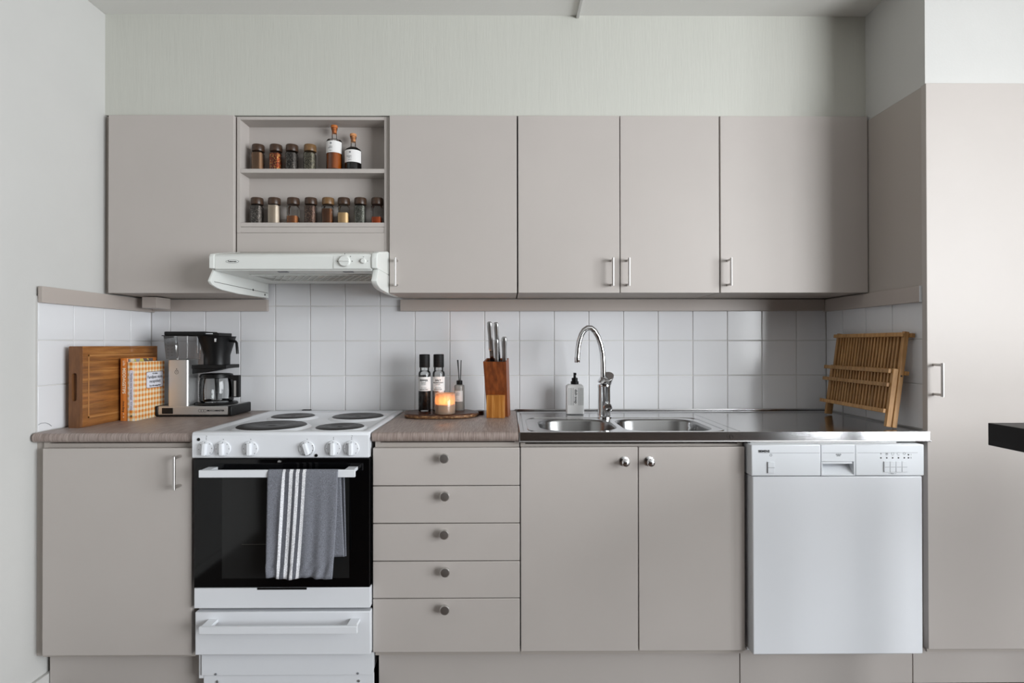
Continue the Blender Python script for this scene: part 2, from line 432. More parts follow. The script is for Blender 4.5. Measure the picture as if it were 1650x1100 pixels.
def bar_handle(x, z0, z1, yb, parent, root=0.0, m=NICKEL, out=0.036):
    """bow handle: a bar carried on two stubs that reach back to the door"""
    b = MB()
    b.tube([(x, yb - out, z0), (x, yb - out, z1)], 0.0048, 12)
    for z in (z0 + 0.006, z1 - 0.006): b.tube([(x, yb - out, z), (x + root, yb - 0.0002, z)], 0.0046, 12)
    return b.build('handle', m, parent)


bar_handle(2.923, 1.015, 1.123, -0.602, dr)

# ================================================================ WALL CABINETS
def wall_cab(x0, x1, doors, label):
    t = thing('wall_cabinet', label, 'cabinet', ((x0 + x1) / 2, -0.15, 1.381))
    g = 0.0016
    MB().box(x0 + g, x0 + 0.018, -0.2705, -0.001, 1.381, 2.058).box(x1 - 0.018, x1 - g, -0.2705, -0.001, 1.381, 2.058).box(x0 + 0.018, x1 - 0.018, -0.2705, -0.001, 1.381, 1.399).box(x0 + 0.018, x1 - 0.018, -0.2705, -0.001, 2.04, 2.058).box(x0 + 0.018, x1 - 0.018, -0.012, -0.001, 1.399, 2.04).build('carcass', CABIN, t)
    for a, b, hx in doors:
        d = MB().box(a + g, b - g, -0.290, -0.2715, 1.3805, 2.056, 0.0016).build('door', CAB, t)
        if hx: bar_handle(hx, 1.404, 1.5085, -0.290, d, 0.0)
    return t


def grey(c): return c


wall_cab(0.018, 0.494, [(0.018, 0.494, None)], 'leftmost greige wall cabinet, plain door without a handle')
wall_cab(1.081, 1.568, [(1.081, 1.568, 1.1115)], 'greige wall cabinet just right of the spice shelf, handle at its lower left')
wall_cab(1.570, 2.340, [(1.570, 1.9595, 1.9265), (1.9595, 2.340, 1.987)], 'double-door greige wall cabinet above the tap, two handles side by side')
wall_cab(2.342, 2.910, [(2.342, 2.910, 2.370)], 'rightmost greige wall cabinet against the tall cupboard')
# filler between the left cabinet and the wall
struct(MB().box(-0.0085, 0.017, -0.262, -0.001, 1.381, 2.06), 'trim_5', CABIN, 'narrow filler strip between the left wall and the leftmost wall cabinet', 'trim')

# spice shelf -------------------------------------------------------------
sh = thing('spice_shelf', 'open shallow two-level spice shelf in the wall cabinets above the cooker hood', 'shelf', (0.785, -0.24, 1.60))
X0, X1 = 0.4975, 1.079
MB().box(X0, X0 + 0.0135, -0.275, -0.20, 1.612, 2.056, 0.001).build('side_board', CAB, sh)
MB().box(X1 - 0.0195, X1, -0.275, -0.20, 1.538, 2.056, 0.001).build('side_board', CAB, sh)
MB().box(X0 + 0.0136, X1 - 0.0196, -0.275, -0.20, 2.044, 2.056, 0.001).build('top_board', CAB, sh)
MB().box(X0, X1, -0.1995, -0.185, 1.60, 2.056).build('back_panel', CAB, sh)
MB().box(X0 + 0.0136, X1 - 0.0196, -0.275, -0.20, 1.841, 1.857, 0.001).build('shelf_board', CAB, sh)
MB().box(X0 + 0.0136, X1 - 0.0196, -0.275, -0.20, 1.635, 1.651, 0.001).build('shelf_board', CAB, sh)
MB().box(X0 + 0.0136, X1 - 0.0196, -0.273, -0.20, 1.6125, 1.6345, 0.0008).build('rail', CAB, sh)
MB().box(X0, X1 - 0.0196, -0.2745, -0.20, 1.538, 1.6115, 0.001).build('fascia_panel', CAB, sh)

# ================================================================ COOKER HOOD
hd = thing('cooker_hood', 'off-white slimline cooker hood under the spice shelf', 'cooker hood', (0.79, -0.24, 1.38))
prof = [(-0.47, 1.447), (-0.472, 1.492), (-0.466, 1.500), (-0.44, 1.506), (-0.28, 1.5365), (-0.012, 1.5365), (-0.012, 1.447)]
MB().prism(prof, 'X', 0.515, 1.058, 0.0015).build('body', HOODW, hd)
cap = [(-0.477, 1.449), (-0.478, 1.488), (-0.470, 1.503), (-0.445, 1.5115), (-0.30, 1.5365), (-0.012, 1.5365), (-0.012, 1.449)]
capl = [(-0.476, 1.449), (-0.476, 1.490), (-0.469, 1.500), (-0.443, 1.507), (-0.285, 1.5365), (-0.012, 1.5365), (-0.012, 1.449)]
MB().prism(capl, 'X', 0.498, 0.5146, 0.002).build('end_cap', HOODW, hd)
MB().prism(cap, 'X', 1.0584, 1.0795, 0.004).build('end_cap', HOODW, hd)
plate = [(-0.455, 1.4485), (-0.486, 1.404), (-0.474, 1.394), (-0.44, 1.385), (-0.40, 1.381), (-0.277, 1.3785), (-0.012, 1.3835), (-0.012, 1.4485)]
for a, b in ((0.498, 0.508), (1.060, 1.0795)):
    p = MB().prism(plate, 'X', a, b, 0.002).build('side_plate', HOODW, hd)
    if a < 0.6:
        MB().lathe([(0, 0), (0.0045, 0), (0.0045, 0.001), (0, 0.001)], (0.508, -0.16, 1.405), 'X', 12).lathe([(0, 0), (0.0045, 0), (0.0045, 0.001), (0, 0.001)], (0.508, -0.05, 1.395), 'X', 12).build('screw', DARK, p)
        MB().box(0.5082, 0.509, -0.46, -0.02, 1.4035, 1.405).build('fold_line', SHADOWLINE, p)  # dark strip painting the shade along the plate's fold
un = MB().box(0.51, 1.058, -0.46, -0.03, 1.443, 1.4468, 0.001).build('underside_panel', HOODW, hd)
gb = MB()
for k in range(15):
    x = 0.64 + 0.36 * k / 14
    for s_ in (-1, 1):
        xa, xb = x - s_ * 0.05, x + s_ * 0.05
        gb.tube([(xa, -0.36, 1.4405), (xb, -0.16, 1.4405)], 0.0014, 5)
gb.tube([(0.59, -0.36, 1.4405), (1.05, -0.36, 1.4405)], 0.0018, 6).tube([(0.59, -0.16, 1.4405), (1.05, -0.16, 1.4405)], 0.0018, 6)
gb.build('grille', HOODW, hd)
MB().box(0.585, 1.03, -0.365, -0.155, 1.442, 1.4429).build('filter', mat('grey filter felt', (176, 178, 174), 0.9), hd)
MB().box(0.72, 0.755, -0.44, -0.425, 1.4405, 1.4429).build('latch', GREYP, hd); MB().box(0.95, 0.985, -0.44, -0.425, 1.4405, 1.4429).build('latch', GREYP, hd)
cp = MB().box(0.9265, 1.0575, -0.4728, -0.4705, 1.4485, 1.4945, 0.0006).build('control_panel', HOODW, hd)
kb = MB().lathe([(0.0195, 0), (0.0195, 0.006), (0.017, 0.010), (0, 0.010)], (0.966, -0.4728, 1.474), 'Y', 28).build('fan_dial', HOODW, hd)
MB().box(0.948, 0.984, -0.487, -0.4827, 1.4725, 1.4755, 0.001).build('grip', HOODW, kb)
kb2 = MB().lathe([(0.009, 0), (0.009, 0.006), (0.007, 0.009), (0, 0.009)], (1.031, -0.4728, 1.4745), 'Y', 20).build('light_dial', HOODW, hd)
mk = MB()
for a in (90, 40, 0, 180): mk.lathe([(0, 0), (0.0016, 0), (0.0016, 0.0006), (0, 0.0006)], (0.966 + 0.0255 * math.cos(math.radians(a)), -0.4728, 1.474 + 0.0255 * math.sin(math.radians(a))), 'Y', 8)
for a in (90, 0, 180): mk.lathe([(0, 0), (0.0013, 0), (0.0013, 0.0006), (0, 0.0006)], (1.031 + 0.0145 * math.cos(math.radians(a)), -0.4728, 1.4745 + 0.0145 * math.sin(math.radians(a))), 'Y', 8)
mk.build('dial_marks', DARK, hd)
ov = [(0.5765 + 0.0225 * math.cos(2 * PI * k / 28), 1.4735 + 0.0062 * math.sin(2 * PI * k / 28)) for k in range(28)]
ov2 = [(0.5765 + 0.0212 * math.cos(2 * PI * k / 28), 1.4735 + 0.0053 * math.sin(2 * PI * k / 28)) for k in range(28)]
lg = MB().prism(ov, 'Y', -0.4722, -0.471).build('badge', GREYP, hd)
MB().prism(ov2, 'Y', -0.4726, -0.4722).build('badge_face', HOODW, lg)
text('Futurum', 0.0085, DARK, lg, (0.5765, -0.4728, 1.4736), bold=0.0002)

# ================================================================ BASE UNITS
def carcass(t, x0, x1, y0=-0.582, y1=-0.02, z0=0.17, z1=0.868):
    g = 0.001
    MB().box(x0 + g, x0 + 0.017, y0, y1, z0, z1).box(x1 - 0.017, x1 - g, y0, y1, z0, z1).box(x0 + 0.017, x1 - 0.017, y0, y1, z0, z0 + 0.017).box(x0 + 0.017, x1 - 0.017, y1 - 0.01, y1, z0 + 0.017, z1).box(x0 + 0.017, x1 - 0.017, y0, y0 + 0.02, 0.838, z1 - 0.004).build('carcass', CABIN, t)


b1 = thing('base_cabinet', 'greige base cabinet left of the stove with a bar handle at its top right', 'cabinet', (0.27, -0.3, 0.17))
carcass(b1, 0.018, 0.512)
d = MB().box(0.031, 0.5105, -0.602, -0.5835, 0.184, 0.851, 0.0018).build('door', CAB, b1)
bar_handle(0.474, 0.725, 0.831, -0.602, d)
struct(MB().box(-0.0085, 0.0172, -0.575, -0.50, 0.17, 0.866), 'trim_6', CABIN, 'filler strip between the left wall and the base cabinet', 'trim')
b2 = thing('drawer_cabinet', 'greige base unit of five drawers with round knobs, right of the stove', 'drawer cabinet', (1.33, -0.3, 0.17))
carcass(b2, 1.0965, 1.570)
zs = [0.851, 0.727, 0.6055, 0.4835, 0.363, 0.188]
kx = [1.327, 1.329, 1.327, 1.330, 1.329]; kz = [0.8195, 0.6985, 0.5765, 0.456, 0.336]
KN = [(0.006, 0), (0.006, 0.012), (0.0085, 0.016), (0.0155, 0.019), (0.016, 0.024), (0.0135, 0.0275), (0, 0.0285)]
for i in range(5):
    f = MB().box(1.0945, 1.5695, -0.602, -0.5835, zs[i + 1] + 0.0014, zs[i] - 0.0014, 0.0016).build('drawer', CAB, b2)
    MB().lathe(KN, (kx[i], -0.602, kz[i]), 'Y', 24).build('knob', NICKEL, f)
b3 = thing('sink_cabinet', 'greige double-door cabinet under the sink with two chrome knobs', 'cabinet', (1.94, -0.3, 0.17))
carcass(b3, 1.5715, 2.304, z1=0.862)
K2 = [(0.0155, 0), (0.0155, 0.003), (0.007, 0.006), (0.0055, 0.014), (0.009, 0.018), (0.0125, 0.024), (0.0115, 0.031), (0.006, 0.035), (0, 0.036)]
for a, b, hx in ((1.573, 1.9535, 1.909), (1.9565, 2.3015, 1.990)):
    f = MB().box(a, b, -0.602, -0.5835, 0.190, 0.8505, 0.0018).build('door', CAB, b3)
    MB().lathe(K2, (hx, -0.602, 0.805), 'Y', 24).build('knob', CHROME, f)
# plinths
for x0, x1, lab in ((0.008, 0.524, 'left of the stove'), (1.100, 2.307, 'under the drawers and the sink cabinet'), (2.310, 2.890, 'under the dishwasher'), (2.893, 3.60, 'under the tall cupboard')):
    tag(MB().box(x0, x1, -0.542, -0.526, FZ + 0.0005, 0.169, 0.001).build('toe_kick', CAB), 'greige plinth panel ' + lab, 'plinth', 'plinth panels along the floor')

# worktops ----------------------------------------------------------------
def worktop(x0, x1, label):
    prof_ = [(-0.001, 0.8695), (-0.596, 0.8695), (-0.604, 0.873), (-0.608, 0.880), (-0.608, 0.889), (-0.604, 0.897), (-0.596, 0.9), (-0.001, 0.9)]
    o = MB().prism(prof_, 'X', x0, x1, 0.0, True).build('worktop', LAM)
    o.data.set_sharp_from_angle(angle=math.radians(50))
    return tag(o, label, 'worktop')


worktop(0.001, 0.517, 'grey wood-look worktop left of the stove under the coffee maker')
worktop(1.092, 1.566, 'grey wood-look worktop between the stove and the sink')

# steel sink top ----------------------------------------------------------
SK = thing('double_sink', 'stainless steel sink worktop with two bowls and a drainboard', 'sink', (2.24, -0.3, 0.87))
sx0, sx1, sy0, sy1 = 1.5685, 2.9095, -0.604, -0.002
bowlA = rr(1.640, 1.912, -0.560, -0.262, 0.10, 8)
bowlB = rr(1.928, 2.232, -0.570, -0.262, 0.085, 8)
out0 = rr(sx0, sx1, sy0, sy1, 0.002, 2)
in1 = rr(sx0 + 0.012, sx1 - 0.012, sy0 + 0.014, sy1 - 0.050, 0.012, 2)
in2 = rr(sx0 + 0.018, sx1 - 0.018, sy0 + 0.020, sy1 - 0.056, 0.012, 2)
tp = MB()
tp.loft([at(out0, 0.868), at(out0, 0.899), at(rr(sx0 + 0.002, sx1 - 0.002, sy0 + 0.002, sy1 - 0.002, 0.002, 2), 0.9), at(in1, 0.9), at(in2, 0.8965)], smooth=False)
tp.fill([at(in2, 0.8965), at(bowlA, 0.8965), at(bowlB, 0.8965)])
tp.build('top_sheet', STEEL, SK)
MB().tube([(sx0, sy0 - 0.001, 0.869), (sx1, sy0 - 0.001, 0.869)], 0.0028, 8).build('front_lip', STEEL, SK)
MB().box(sx0, sx1, -0.014, -0.002, 0.9, 0.907, 0.003).build('back_ridge', STEEL, SK)
for bl, rad in ((rr, (1.640, 1.912, -0.560, -0.262, 0.10)), (rr, (1.928, 2.232, -0.570, -0.262, 0.085))):
    x0, x1, y0, y1, r = rad

    def q(d): return rr(x0 + d, x1 - d, y0 + d, y1 - d, r - d * 0.6, 8)
    bw = MB().loft([at(q(0), 0.8965), at(q(0.003), 0.8945), at(q(0.006), 0.888), at(q(0.014), 0.775), at(q(0.022), 0.756), at(q(0.045), 0.75), at(q(0.06), 0.7495)], cap1=True).build('bowl', STEELB, SK)
    MB().lathe([(0.038, 0.0), (0.036, 0.003), (0.022, 0.0015), (0, 0.0015)], ((x0 + x1) / 2, (y0 + y1) / 2, 0.7497), seg=24).build('drain', CHROME, bw)
rim = MB()
for lp in (rr(1.60, 2.262, -0.578, -0.225, 0.06, 6),):
    rim.tube([(x, y, 0.8968) for x, y in lp + lp[:1]], 0.0022, 6)
rim.build('pressed_rim', STEEL, SK)
MB().tube([(2.30, -0.565, 0.8965), (2.30, -0.12, 0.8965)], 0.0018, 6).build('drainboard_ridge', STEEL, SK)
lo = MB().lathe([(0.0065, 0), (0.0065, 0.0005), (0.0052, 0.0005), (0.0052, 0)], (2.257, -0.6042, 0.8845), 'Y', 20).build('stamped_mark', CHROME, SK)
text('I', 0.012, CHROME, SK, (2.245, -0.6045, 0.8845))

# ================================================================ DISHWASHER
dw = thing('dishwasher', 'white built-in dishwasher with a control strip, between sink cabinet and tall cupboard', 'dishwasher', (2.59, -0.3, FZ))
MB().box(2.322, 2.862, -0.566, -0.03, 0.172, 0.858).build('body', WHITEP, dw)
dd = MB().box(2.313, 2.859, -0.634, -0.568, 0.193, 0.7615, 0.004, 3).build('door', WHITE, dw)
pn = MB()
pn.box(2.309, 2.5315, -0.637, -0.568, 0.7635, 0.863, 0.003, 2)
pn.box(2.6425, 2.863, -0.637, -0.568, 0.7635, 0.863, 0.003, 2)
pn.build('control_panel', WHITEP, dw)
mid = MB()
mid.box(2.5325, 2.6415, -0.637, -0.568, 0.809, 0.863, 0.0015).box(2.5325, 2.537, -0.637, -0.568, 0.7635, 0.809, 0.001).box(2.637, 2.6415, -0.637, -0.568, 0.7635, 0.809, 0.001).box(2.537, 2.637, -0.637, -0.568, 0.7635, 0.7675, 0.001)
mid.prism([(-0.634, 0.7675), (-0.595, 0.809), (-0.57, 0.809), (-0.57, 0.7675)], 'X', 2.537, 2.637)
hp = mid.build('handle_panel', WHITEP, dw)
MB().box(2.537, 2.632, -0.637, -0.628, 0.802, 0.8085, 0.001).build('pull_lip', WHITEP, hp)
ln = MB(); [ln.box(a, b, -0.6373, -0.637, 0.8365, 0.8373) for a, b in ((2.332, 2.527), (2.537, 2.637), (2.649, 2.842))]; ln.build('trim_line', GREYP, dw)
sw = MB().box(2.3605, 2.3815, -0.640, -0.637, 0.7735, 0.809, 0.001).build('power_switch', WHITEP, dw)
MB().box(2.3605, 2.3815, -0.6404, -0.640, 0.7905, 0.7915).box(2.3597, 2.3605, -0.6398, -0.637, 0.7735, 0.809).build('seam', GREYP, sw)
for k in range(4):
    bx0 = 2.7325 + 0.0190 * k
    bt = MB().box(bx0, bx0 + 0.0182, -0.6405, -0.637, 0.7755, 0.8095, 0.0012).build('program_button', WHITEP, dw)
    MB().box(bx0 + 0.002, bx0 + 0.0165, -0.6409, -0.6405, 0.7915, 0.7924).build('seam', GREYP, bt)
for x, z in [(2.724 + 0.0188 * k, 0.8205) for k in range(5)] + [(2.8125, 0.8205), (2.8125, 0.8305)]:
    MB().lathe([(0, 0), (0.0024, 0), (0.0024, 0.0006), (0, 0.0006)], (x, -0.637, z), 'Y', 10).build('indicator_lamp', DARK, dw)
text('SIEMENS', 0.0098, DARK, dw, (2.3305, -0.6373, 0.8425), align='LEFT', bold=0.0004)
text('AQUA', 0.0062, GREYP, dw, (2.588, -0.6373, 0.832)); text('STOP', 0.005, GREYP, dw, (2.588, -0.6373, 0.8275))
ic = MB()
ic.lathe([(0.0042, 0), (0.0042, 0.0004), (0.0034, 0.0004), (0.0034, 0)], (2.371, -0.637, 0.830), 'Y', 16).box(2.3707, 2.3713, -0.6374, -0.637, 0.828, 0.832)
for k in range(5):
    x = 2.724 + 0.0188 * k
    if k == 0: ic.box(x - 0.003, x + 0.003, -0.6374, -0.637, 0.8335, 0.8345, mtx=None).box(x - 0.0005, x + 0.0005, -0.6374, -0.637, 0.831, 0.837)
    elif k == 4: ic.lathe([(0.004, 0), (0.004, 0.0004), (0.003, 0.0004), (0.003, 0)], (x, -0.637, 0.8342), 'Y', 12)
    else:
        ic.box(x - 0.004, x + 0.004, -0.6374, -0.637, 0.837, 0.8376).box(x - 0.004, x + 0.004, -0.6374, -0.637, 0.8305, 0.8311).box(x - 0.004, x - 0.0034, -0.6374, -0.637, 0.8305, 0.8376)
        if k == 1: ic.box(x - 0.002, x + 0.002, -0.6374, -0.637, 0.832, 0.8355)
        if k != 3: ic.box(x + 0.0034, x + 0.004, -0.6374, -0.637, 0.8305, 0.8376)
        ic.box(x - 0.0025, x + 0.0025, -0.6374, -0.637, 0.8275, 0.8281)
ic.build('symbols', GREYP, dw)
text('1', 0.006, GREYP, dw, (2.821, -0.6373, 0.8305)); text('2', 0.006, GREYP, dw, (2.821, -0.6373, 0.8205))
text('◂ ─ Reset ─ ▸'.replace('◂', '<').replace('▸', '>').replace('─', '-'), 0.0046, GREYP, dw, (2.7605, -0.6373, 0.7705))
MB().box(2.322, 2.80, -0.60, -0.56, 0.8625, 0.8665).build('top_rail', ALU, dw)

# ================================================================ STOVE
st = thing('stove', 'white freestanding electric stove with four hotplates and a black glass oven door', 'stove', (0.805, -0.3, FZ))
sX0, sX1 = 0.5215, 1.0865
MB().box(sX0 + 0.004, sX1 - 0.004, -0.585, -0.03, 0.10, 0.885).build('body', WHITE, st)
o1 = rr(sX0, sX1, -0.617, -0.03, 0.006, 3)
o2 = rr(sX0 + 0.004, sX1 - 0.004, -0.613, -0.034, 0.006, 3)
o3 = rr(sX0 + 0.020, sX1 - 0.020, -0.606, -0.050, 0.012, 3)
o4 = rr(sX0 + 0.030, sX1 - 0.030, -0.600, -0.060, 0.016, 3)
MB().loft([at(o1, 0.885), at(o1, 0.9025), at(o2, 0.9055), at(o3, 0.9055), at(o4, 0.8995)], cap1=True).build('hob_top', WHITE, st)
IRONR = mat('steel hotplate ring', (190, 188, 184), 0.25, 1.0)
for x, y, r in ((0.697, -0.232, 0.080), (0.721, -0.487, 0.113), (0.951, -0.240, 0.096), (0.964, -0.520, 0.079)):
    h = MB().lathe([(r, 0), (r, 0.004), (r - 0.003, 0.0062), (r * 0.42, 0.0062), (r * 0.36, 0.0045), (r * 0.12, 0.0045), (r * 0.1, 0.0056), (0, 0.0056)], (x, y, 0.9035), seg=48).build('hotplate', IRON, st)
    MB().lathe([(r + 0.016, -0.004), (r + 0.008, 0.0018), (r + 0.001, 0.0035), (r + 0.0002, 0.001)], (x, y, 0.9035), seg=48).build('collar', WHITE, h)
    rg = MB()
    for q_ in (0.6, 0.75, 0.9): rg.lathe([(r * q_ - 0.001, 0.0062), (r * q_, 0.0067), (r * q_ + 0.001, 0.0062)], (x, y, 0.9035), seg=48)
    rg.build('rings', IRON, h)
fpl = [(-0.590, 0.822), (-0.618, 0.822), (-0.621, 0.826), (-0.6215, 0.895), (-0.619, 0.902), (-0.613, 0.9052), (-0.590, 0.9052)]
MB().prism(fpl, 'X', sX0, sX1 - 0.001, 0.0012).build('control_panel', WHITE, st)


def px(xp): return 1.53196 + (xp - 818.4) * 1.8134 / 909.4


for i, (xp, rot, kind) in enumerate(((334.5, 0.08, 0), (362, 0, 0), (405.7, 0, 0), (495.9, -0.3, 1), (538.2, 0, 0), (567.3, 0, 0))):
    x, z = px(xp), 0.853
    k = MB().lathe([(0.0245, 0), (0.0245, 0.004), (0.0235, 0.0055), (0.014, 0.0065), (0, 0.0065)], (x, -0.6215, z), 'Y', 32).build('knob', WHITE, st)
    R = Matrix.Translation((x, -0.628, z)) @ Matrix.Rotation(rot, 4, 'Y')
    MB().box(-0.0055, 0.0055, -0.0135, 0.001, -0.020, 0.0185, 0.002, 2, mtx=R).build('grip', WHITE, k)
    dm = MB()
    for q_ in range(8):
        a = rot + 2 * PI * q_ / 8 + PI / 2
        dm.lathe([(0, 0), (0.0012, 0), (0.0012, 0.0006), (0, 0.0006)], (x + 0.0205 * math.cos(a), -0.6273, z + 0.0205 * math.sin(a)), 'Y', 8)
    if kind:
        for q_ in range(14):
            a = -2.2 + q_ * 0.2
            dm.box(-0.0018, 0.0018, -0.0006, 0, -0.0005, 0.0005, mtx=Matrix.Translation((x + 0.0215 * math.cos(a), -0.6273, z + 0.0215 * math.sin(a))) @ Matrix.Rotation(-a, 4, 'Y'))
    dm.build('dial_marks', DARK, k)
    ms = MB()
    for dz in ((0.029, 0.034) if i in (0, 4, 5) else (0.029,)):
        ms.lathe([(0, 0), (0.0012, 0), (0.0012, 0.0005), (0, 0.0005)], (x, -0.6215, z + dz), 'Y', 8)
    ms.build('panel_mark', DARK, st)
text('o', 0.006, DARK, st, (px(568), -0.6217, 0.893)); text('o', 0.006, DARK, st, (px(335), -0.6217, 0.893))
for xp, z in ((322.3, 0.882), (510.4, 0.830)):
    MB().lathe([(0, 0), (0.0052, 0), (0.0048, 0.0015), (0, 0.002)], (px(xp), -0.6215, z), 'Y', 16).build('indicator_lamp', BLACK, st)
od = MB().box(0.5275, 1.0885, -0.620, -0.592, 0.4085, 0.8195, 0.002).build('oven_door', BLACKG, st)
MB().box(0.617, 1.023, -0.6206, -0.620, 0.438, 0.775).build('oven_window', OVENW, od)
MB().box(0.68, 0.80, -0.6209, -0.6206, 0.546, 0.5472).build('oven_rack_glint', mat('dim rack wire', (70, 68, 62), 0.4), od)
text('Electrolux', 0.0105, mat('silver print', (190, 190, 190), 0.5), od, (0.8125, -0.6207, 0.4455))
MB().box(0.529, 1.0905, -0.6215, -0.592, 0.343, 0.4075, 0.002).build('door_foot_band', WHITE, st)
MB().box(0.73, 0.888, -0.6221, -0.6212, 0.402, 0.4085).build('notch', BLACK, st)
MB().lathe([(0, 0), (0.003, 0), (0.003, 0.004), (0, 0.004)], (0.80, -0.62, 0.812), 'Y', 12).box(0.796, 0.806, -0.625, -0.62, 0.809, 0.8135).build('latch', ALU, st)


def flat_handle(x0, x1, zc, yf, parent):
    b = MB()
    b.box(x0, x1, yf - 0.052, yf - 0.042, zc - 0.0115, zc + 0.0115, 0.0015)
    for xs in (x0 + 0.004, x1 - 0.034):
        b.box(xs, xs + 0.030, yf - 0.0425, yf - 0.0002, zc + 0.001, zc + 0.0115, 0.001)
    return b.build('handle', WHITE, parent)


flat_handle(0.570, 1.055, 0.783, -0.620, od)
MB().box(0.527, 1.091, -0.590, -0.58, 0.331, 0.344).build('gap_shade', BLACK, st)  # black strip standing in for the shade inside the open gap
dwr = MB().box(0.532, 1.0915, -0.6215, -0.592, 0.194, 0.3315, 0.003, 2).build('drawer', WHITE, st)
flat_handle(0.572, 1.062, 0.298, -0.6215, dwr)
pl = MB().box(0.537, 1.0925, -0.5915, -0.578, 0.112, 0.185, 0.001).build('plinth_panel', WHITE, st)
pl2 = MB().box(0.541, 1.0925, -0.586, -0.574, FZ + 0.0005, 0.1105, 0.001).build('plinth_panel', WHITE, st)
sc_ = MB()
for x in (0.583, 1.043):
    sc_.lathe([(0, 0), (0.004, 0), (0.003, 0.002), (0, 0.002)], (x, -0.5915, 0.1165), 'Y', 10)
sc_.build('screw', GREYP, pl)
sc_ = MB()
for x in (0.586, 1.045):
    sc_.lathe([(0, 0), (0.005, 0), (0.004, 0.003), (0, 0.003)], (x, -0.586, 0.090), 'Y', 10)
sc_.build('screw', ALU, pl2)
MB().box(0.655, 0.69, -0.028, -0.006, 0.898, 0.908, 0.002).build('rear_spacer', BLACK, st)

# towel over the oven handle ------------------------------------------------
def towel_mat():
    m, nt, b = base('grey woven towel with white stripes')
    uv = nt.nodes.new('ShaderNodeUVMap'); sp = nt.nodes.new('ShaderNodeSeparateXYZ'); nt.links.new(uv.outputs[0], sp.inputs[0])
    rp = nt.nodes.new('ShaderNodeValToRGB'); rp.color_ramp.interpolation = 'CONSTANT'
    e = rp.color_ramp.elements; g = (*lin((118, 120, 128)), 1); wv = (*lin((226, 226, 230)), 1); dk = (*lin((88, 89, 96)), 1)
    e[0].position = 0; e[0].color = g
    stops = [(0.200, dk), (0.212, wv), (0.252, dk), (0.312, wv), (0.36, dk), (0.405, wv), (0.452, dk), (0.497, wv), (0.545, g)]
    e[1].position = stops[0][0]; e[1].color = stops[0][1]
    for p, c in stops[1:]:
        n = e.new(p); n.color = c
    nt.links.new(sp.outputs[0], rp.inputs[0])
    tc = nt.nodes.new('ShaderNodeTexCoord'); no = nt.nodes.new('ShaderNodeTexNoise'); no.inputs['Scale'].default_value = 420; no.inputs['Detail'].default_value = 5
    nt.links.new(tc.outputs['Object'], no.inputs['Vector'])
    mr = nt.nodes.new('ShaderNodeMapRange'); mr.inputs['From Min'].default_value = 0.3; mr.inputs['From Max'].default_value = 0.7
    mr.inputs['To Min'].default_value = 0.45; mr.inputs['To Max'].default_value = 1.55
    nt.links.new(no.outputs['Fac'], mr.inputs['Value'])
    mx = nt.nodes.new('ShaderNodeMix'); mx.data_type = 'RGBA'; mx.blend_type = 'MULTIPLY'; mx.inputs[0].default_value = 0.65
    nt.links.new(rp.outputs[0], mx.inputs[6]); nt.links.new(mr.outputs[0], mx.inputs[7])
    nt.links.new(mx.outputs[2], b.inputs['Base Color']); b.inputs['Roughness'].default_value = 0.95
    bp = nt.nodes.new('ShaderNodeBump'); bp.inputs['Strength'].default_value = 0.5; bp.inputs['Distance'].default_value = 0.001
    nt.links.new(no.outputs['Fac'], bp.inputs['Height']); nt.links.new(bp.outputs[0], b.inputs['Normal'])
    return m


def towel():
    U, V = 44, 70
    yb = -0.667          # handle bar centre depth
    top = 0.7945
    Lf, Lb = 0.333, 0.275
    vs_, fs, uvs = [], [], []
    for i in range(V + 1):
        s_ = -Lb + (Lb + Lf) * i / V          # <0 behind, >0 in front
        for k in range(U + 1):
            u = k / U
            xl, xr = 0.7855, 1.003
            if s_ > 0:
                q_ = s_ / Lf; y0 = yb - 0.0095 - 0.003 * q_; z = top - s_
                xl -= 0.002 * q_; xr -= 0.016 * q_ * q_
                x = xl + (xr - xl) * u
                y = y0 - 0.0035 * q_ * (0.5 + 0.5 * math.sin(u * 15 + q_ * 2.2)) - 0.006 * math.exp(-((u - 0.21 + 0.05 * q_) / 0.02) ** 2) * min(1, q_ * 3 + 0.15) - 0.003 * q_ * math.sin(u * 33 + 1.3)
                if q_ > 0.86:
                    y -= 0.002 * math.sin(u * 46 + q_ * 30) ; z += 0.003 * math.sin(u * 11 + 1) * (q_ - 0.86) / 0.14
            else:
                q_ = -s_ / Lb; y0 = yb + 0.0095 + 0.0015 * q_; z = top + s_
                xl += 0.01; xr += 0.003 + 0.012 * q_
                x = xl + (xr - xl) * u
                y = y0 + 0.002 * q_ * math.sin(u * 14)
            if abs(s_) < 0.012:
                a = s_ / 0.012 * PI / 2
                y = yb - 0.0095 * math.sin(a); z = top + 0.0035 * math.cos(a) - 0.010 * (1 - math.cos(a))
            skew = 0.0
            if s_ > 0: skew = 0.055 * (s_ / Lf)
            vs_.append((x, y, z)); uvs.append((u + skew, i / V))
    for i in range(V):
        for k in range(U):
            a = i * (U + 1) + k; fs.append((a, a + 1, a + U + 2, a + U + 1))
    me = bpy.data.meshes.new('towel'); me.from_pydata(vs_, [], fs); me.update()
    ul = me.uv_layers.new(name='UVMap')
    for l in me.loops: ul.data[l.index].uv = uvs[l.vertex_index]
    me.polygons.foreach_set('use_smooth', [True] * len(fs)); me.materials.append(towel_mat())
    o = bpy.data.objects.new('kitchen_towel', me); C.objects.link(o)
    sm = o.modifiers.new('thickness', 'SOLIDIFY'); sm.thickness = 0.0022; sm.offset = 1
    tag(o, 'grey towel with white stripes hanging over the oven door handle', 'towel')
    return o


tw = towel()
